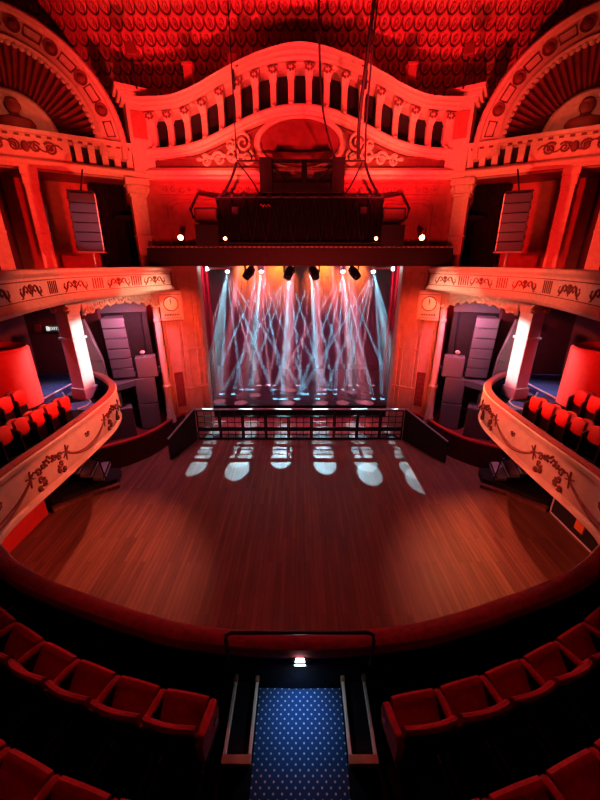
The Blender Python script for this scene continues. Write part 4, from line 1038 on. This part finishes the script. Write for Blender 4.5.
SRC = [-4.4, -2.35, -.65, .65, 2.6, 4.45]
PSN = ['leftmost', 'second from the left', 'third from the left', 'third from the right', 'second from the right', 'rightmost']
POOL = [(-4.42, 12.9), (-2.6, 12.6), (-.82, 13.4), (1.06, 13.0), (2.82, 12.3), (4.69, 11.8)]
WHT = (.22, .66, 1.)
BEAM = 165000
fans = {0: [-2.2, -1.2, -.3, .8, 1.8, 3.0, 4.6], 1: [-3.0, -1.6, -.6, .4, 1.5, 2.8, 4.2], 2: [-4.0, -2.6, -1.4, -.4, .8, 2.2], 3: [-2.2, -.8, .4, 1.4, 2.6, 4.0], 4: [-4.2, -2.8, -1.5, -.4, .6, 1.6, 3.0], 5: [-4.6, -3.0, -1.8, -.8, .3, 1.2, 2.2]}
for k, x in enumerate(SRC):
    moving_head('beam_light', 'moving head light throwing white beams on the stage, %s of six' % PSN[k], (x, 22.95, 7.62), (x*.8, 16, 1.3), 'beam lights on the rear stage pipe', 'white_lens', 1.)
    for j, dx in enumerate(fans[k]):
        ty = 21.4 - .8*((j*7 + k*3) % 4)
        spot((x, 22.7, 7.45), (x + dx, ty, .7), BEAM, WHT if (j+k) % 4 else (1., .45, .6), 2.3, .5)
    for yy, an, pw in ((POOL[k][1] + .1, 4.6, 15000), (POOL[k][1] + 1.0, 4.8, 12000), (POOL[k][1] + 2.0, 5., 10000), (POOL[k][1] + 3.2, 5.2, 8000), (POOL[k][1] + 4.6, 5.4, 7000)):
        spot((x, 22.7, 7.5), (POOL[k][0], yy, 0), pw, (.42, .82, 1.), an, .2)
# red-pink spots on the stage boards
for x, y in ((-4.2, 17.2), (-3.05, 16.8), (-2.44, 18.1), (-.9, 19.1), (-.5, 18.9), (1.2, 19.0), (2.89, 18.6), (3.25, 17.1), (-.59, 16.1), (1.12, 16.1), (2.2, 16.1), (3.46, 16.1)):
    spot((x*.7, 20.2, 9.2), (x*1.08, max(18.4, 20.6 + (y - 19)*1.09), .7), 55000, (1., .24, .34), 5.0, .3)
# amber on the backcloth
for x in (-3.4, -1.4, 1.5, 3.5): spot((x, 22.6, 8.9), (x*1.0, 25.1, 6.9), 20000, (1., .38, .03), 50, .8, .05)
# haze
b = MB().box((0, 20.9, 5.2), (13.2, 7.1, 8.6))
hz = b.build('stage_haze', M['black'], smooth=0)
hm = bpy.data.materials.new('haze'); hm.use_nodes = True; nt = hm.node_tree; nt.nodes.clear()
out = nt.nodes.new('ShaderNodeOutputMaterial'); vs = nt.nodes.new('ShaderNodeVolumeScatter')
vs.inputs['Density'].default_value = .055; vs.inputs['Anisotropy'].default_value = .2; vs.inputs['Color'].default_value = (1, 1, 1, 1)
nt.links.new(vs.outputs[0], out.inputs['Volume']); hz.data.materials[0] = hm
tag(hz, 'thin haze filling the stage, showing the light beams', 'haze', kind='stuff')

# ---------------------------------------------------------------- house lights
RED = (1., .04, .035)
HOT = (1., .14, .08)
for g in (-1, 1):
    spot((g*2.6, 3.4, 4.6), (g*2.0, 16, 12.6), 2700, RED, 60, .6, .15)      # from the lower rail up to the pediment
    spot((g*3.0, 11.0, 9.5), (g*3.5, 17.5, 15.2), 2800, (1., .02, .03), 84, .7, .1)   # up to the tiled ceiling
    spot((g*4.6, 12.2, 8.4), (g*8.4, 14.6, 12.6), 800, (1., .085, .045), 90, .8, .1)     # up to the arches
    spot((g*8.0, 12.6, 12.2), (g*9.2, 13.9, 12.5), 45, HOT, 110, .9, .05)     # small light on the lunette
    spot((g*3.2, 13.8, 10.6), (g*2.9, 16, 13.0), 260, (1., .17, .09), 90, .8, .05)      # truss ends up to the arcade
    spot((g*1.2, 8.5, 8.4), (g*8.6, 13.8, 8.9), 3600, (1., .012, .012), 40, .6, .1)        # across to the upper boxes
    spot((g*4.62, 14.9, 8.9), (g*6.0, 9.5, 3.2), 3300, (1., .2, .12), 46, .8, .06)   # amber cans to the lower fronts
    spot((g*-5.4, 9.0, 6.6), (g*7.2, 8.4, 1.4), 4800, HOT, 27, .8, .1)   # from the opposite balcony to front and floor edge
    spot((g*-2.5, 12.5, 8.6), (g*6.4, 11.5, 7.2), 3800, HOT, 46, .7, .1)      # upper fronts
    spot((g*3.6, 11.5, 6.4), (g*5.6, 16, 4.6), 1500, (1., .07, .03), 60, .7, .1)         # piers
    spot((g*4.6, 13.6, 8.2), (g*6.0, 15.0, 6.8), 320, (1., .4, .3), 50, .9, .05)         # warm glow at the balcony end
    spot((g*4.7, 12.6, 6.7), (g*6.9, 14.2, 6.6), 200, (1., .5, .38), 60, .9, .05)        # valance
    spot((g*6.3, 13.9, 6.4), (g*7.6, 14.9, 3.6), 420, (1., .25, .5), 140, .8, .1)
    spot((g*6.9, 15.9, 6.6), (g*6.5, 16.9, 5.2), 60, (1., .03, .06), 90, .8, .05)
    spot((g*1.6, 17.4, 7.2), (g*7.93, 12.35, 5.0), 6500, (1., .92, .92), 17, .5, .05)
    spot((g*8.9, 12.3, 6.6), (g*8.8, 11.8, 3.4), 110, (.55, .7, 1.), 80, .8, .05)
    spot((g*2., 9, 6.6), (g*9., 10.5, 4.2), 1300, (1., .02, .02), 40, .6, .1)
    spot((g*3., 19.5, 9.3), (g*1., 20, 1), 900, (1., .05, .22), 80, .9, .1)
    for yy in (19.0, 20.6, 22.0): spot((g*(1.2 + .9*(yy-19)), yy, 9.3), (g*1.5, yy, 0), 420, (.95, .10, .36), 75, .9, .1)
    spot((g*5.5, 18.6, 9.0), (g*5.6, 19.8, 4), 1500, (1., .04, .12), 80, .8, .1)
spot((0, 11, 13.5), (0, 9.5, 0), 260, (1., .08, .10), 70, .8, .3)
spot((0, 11.5, 12.), (0, 1.6, 3.6), 900, (1., .08, .11), 38, .6, .2)
spot((0, 2.53, 3.88), (0, 2.38, 3.35), 16, (.16, .45, 1.), 100, 1., .02)
spot((0, 2.53, 3.92), (0, 2.3, 3.4), 6, (.8, .9, 1.), 165, 1., .02)
for x, y, z in ((2.4, 15.5, 14.75), (5.6, 15.4, 14.9)):
    for g in (-1, 1): spot((g*x, y, z), (g*(x + .6), 18.4, 14.2), 70, (1., .02, .03), 130, .9, .06)   # fill added at the cornice floods to lift the dark tiles
spot((-2.2, 7.5, 8.6), (-7.4, 13.75, 9.2), 420, (.6, .75, 1.), 12, .5, .05)
spot((6.2, 13.0, 6.6), (6.6, 7.6, 0), 900, (1., .28, .08), 50, .9, .1)
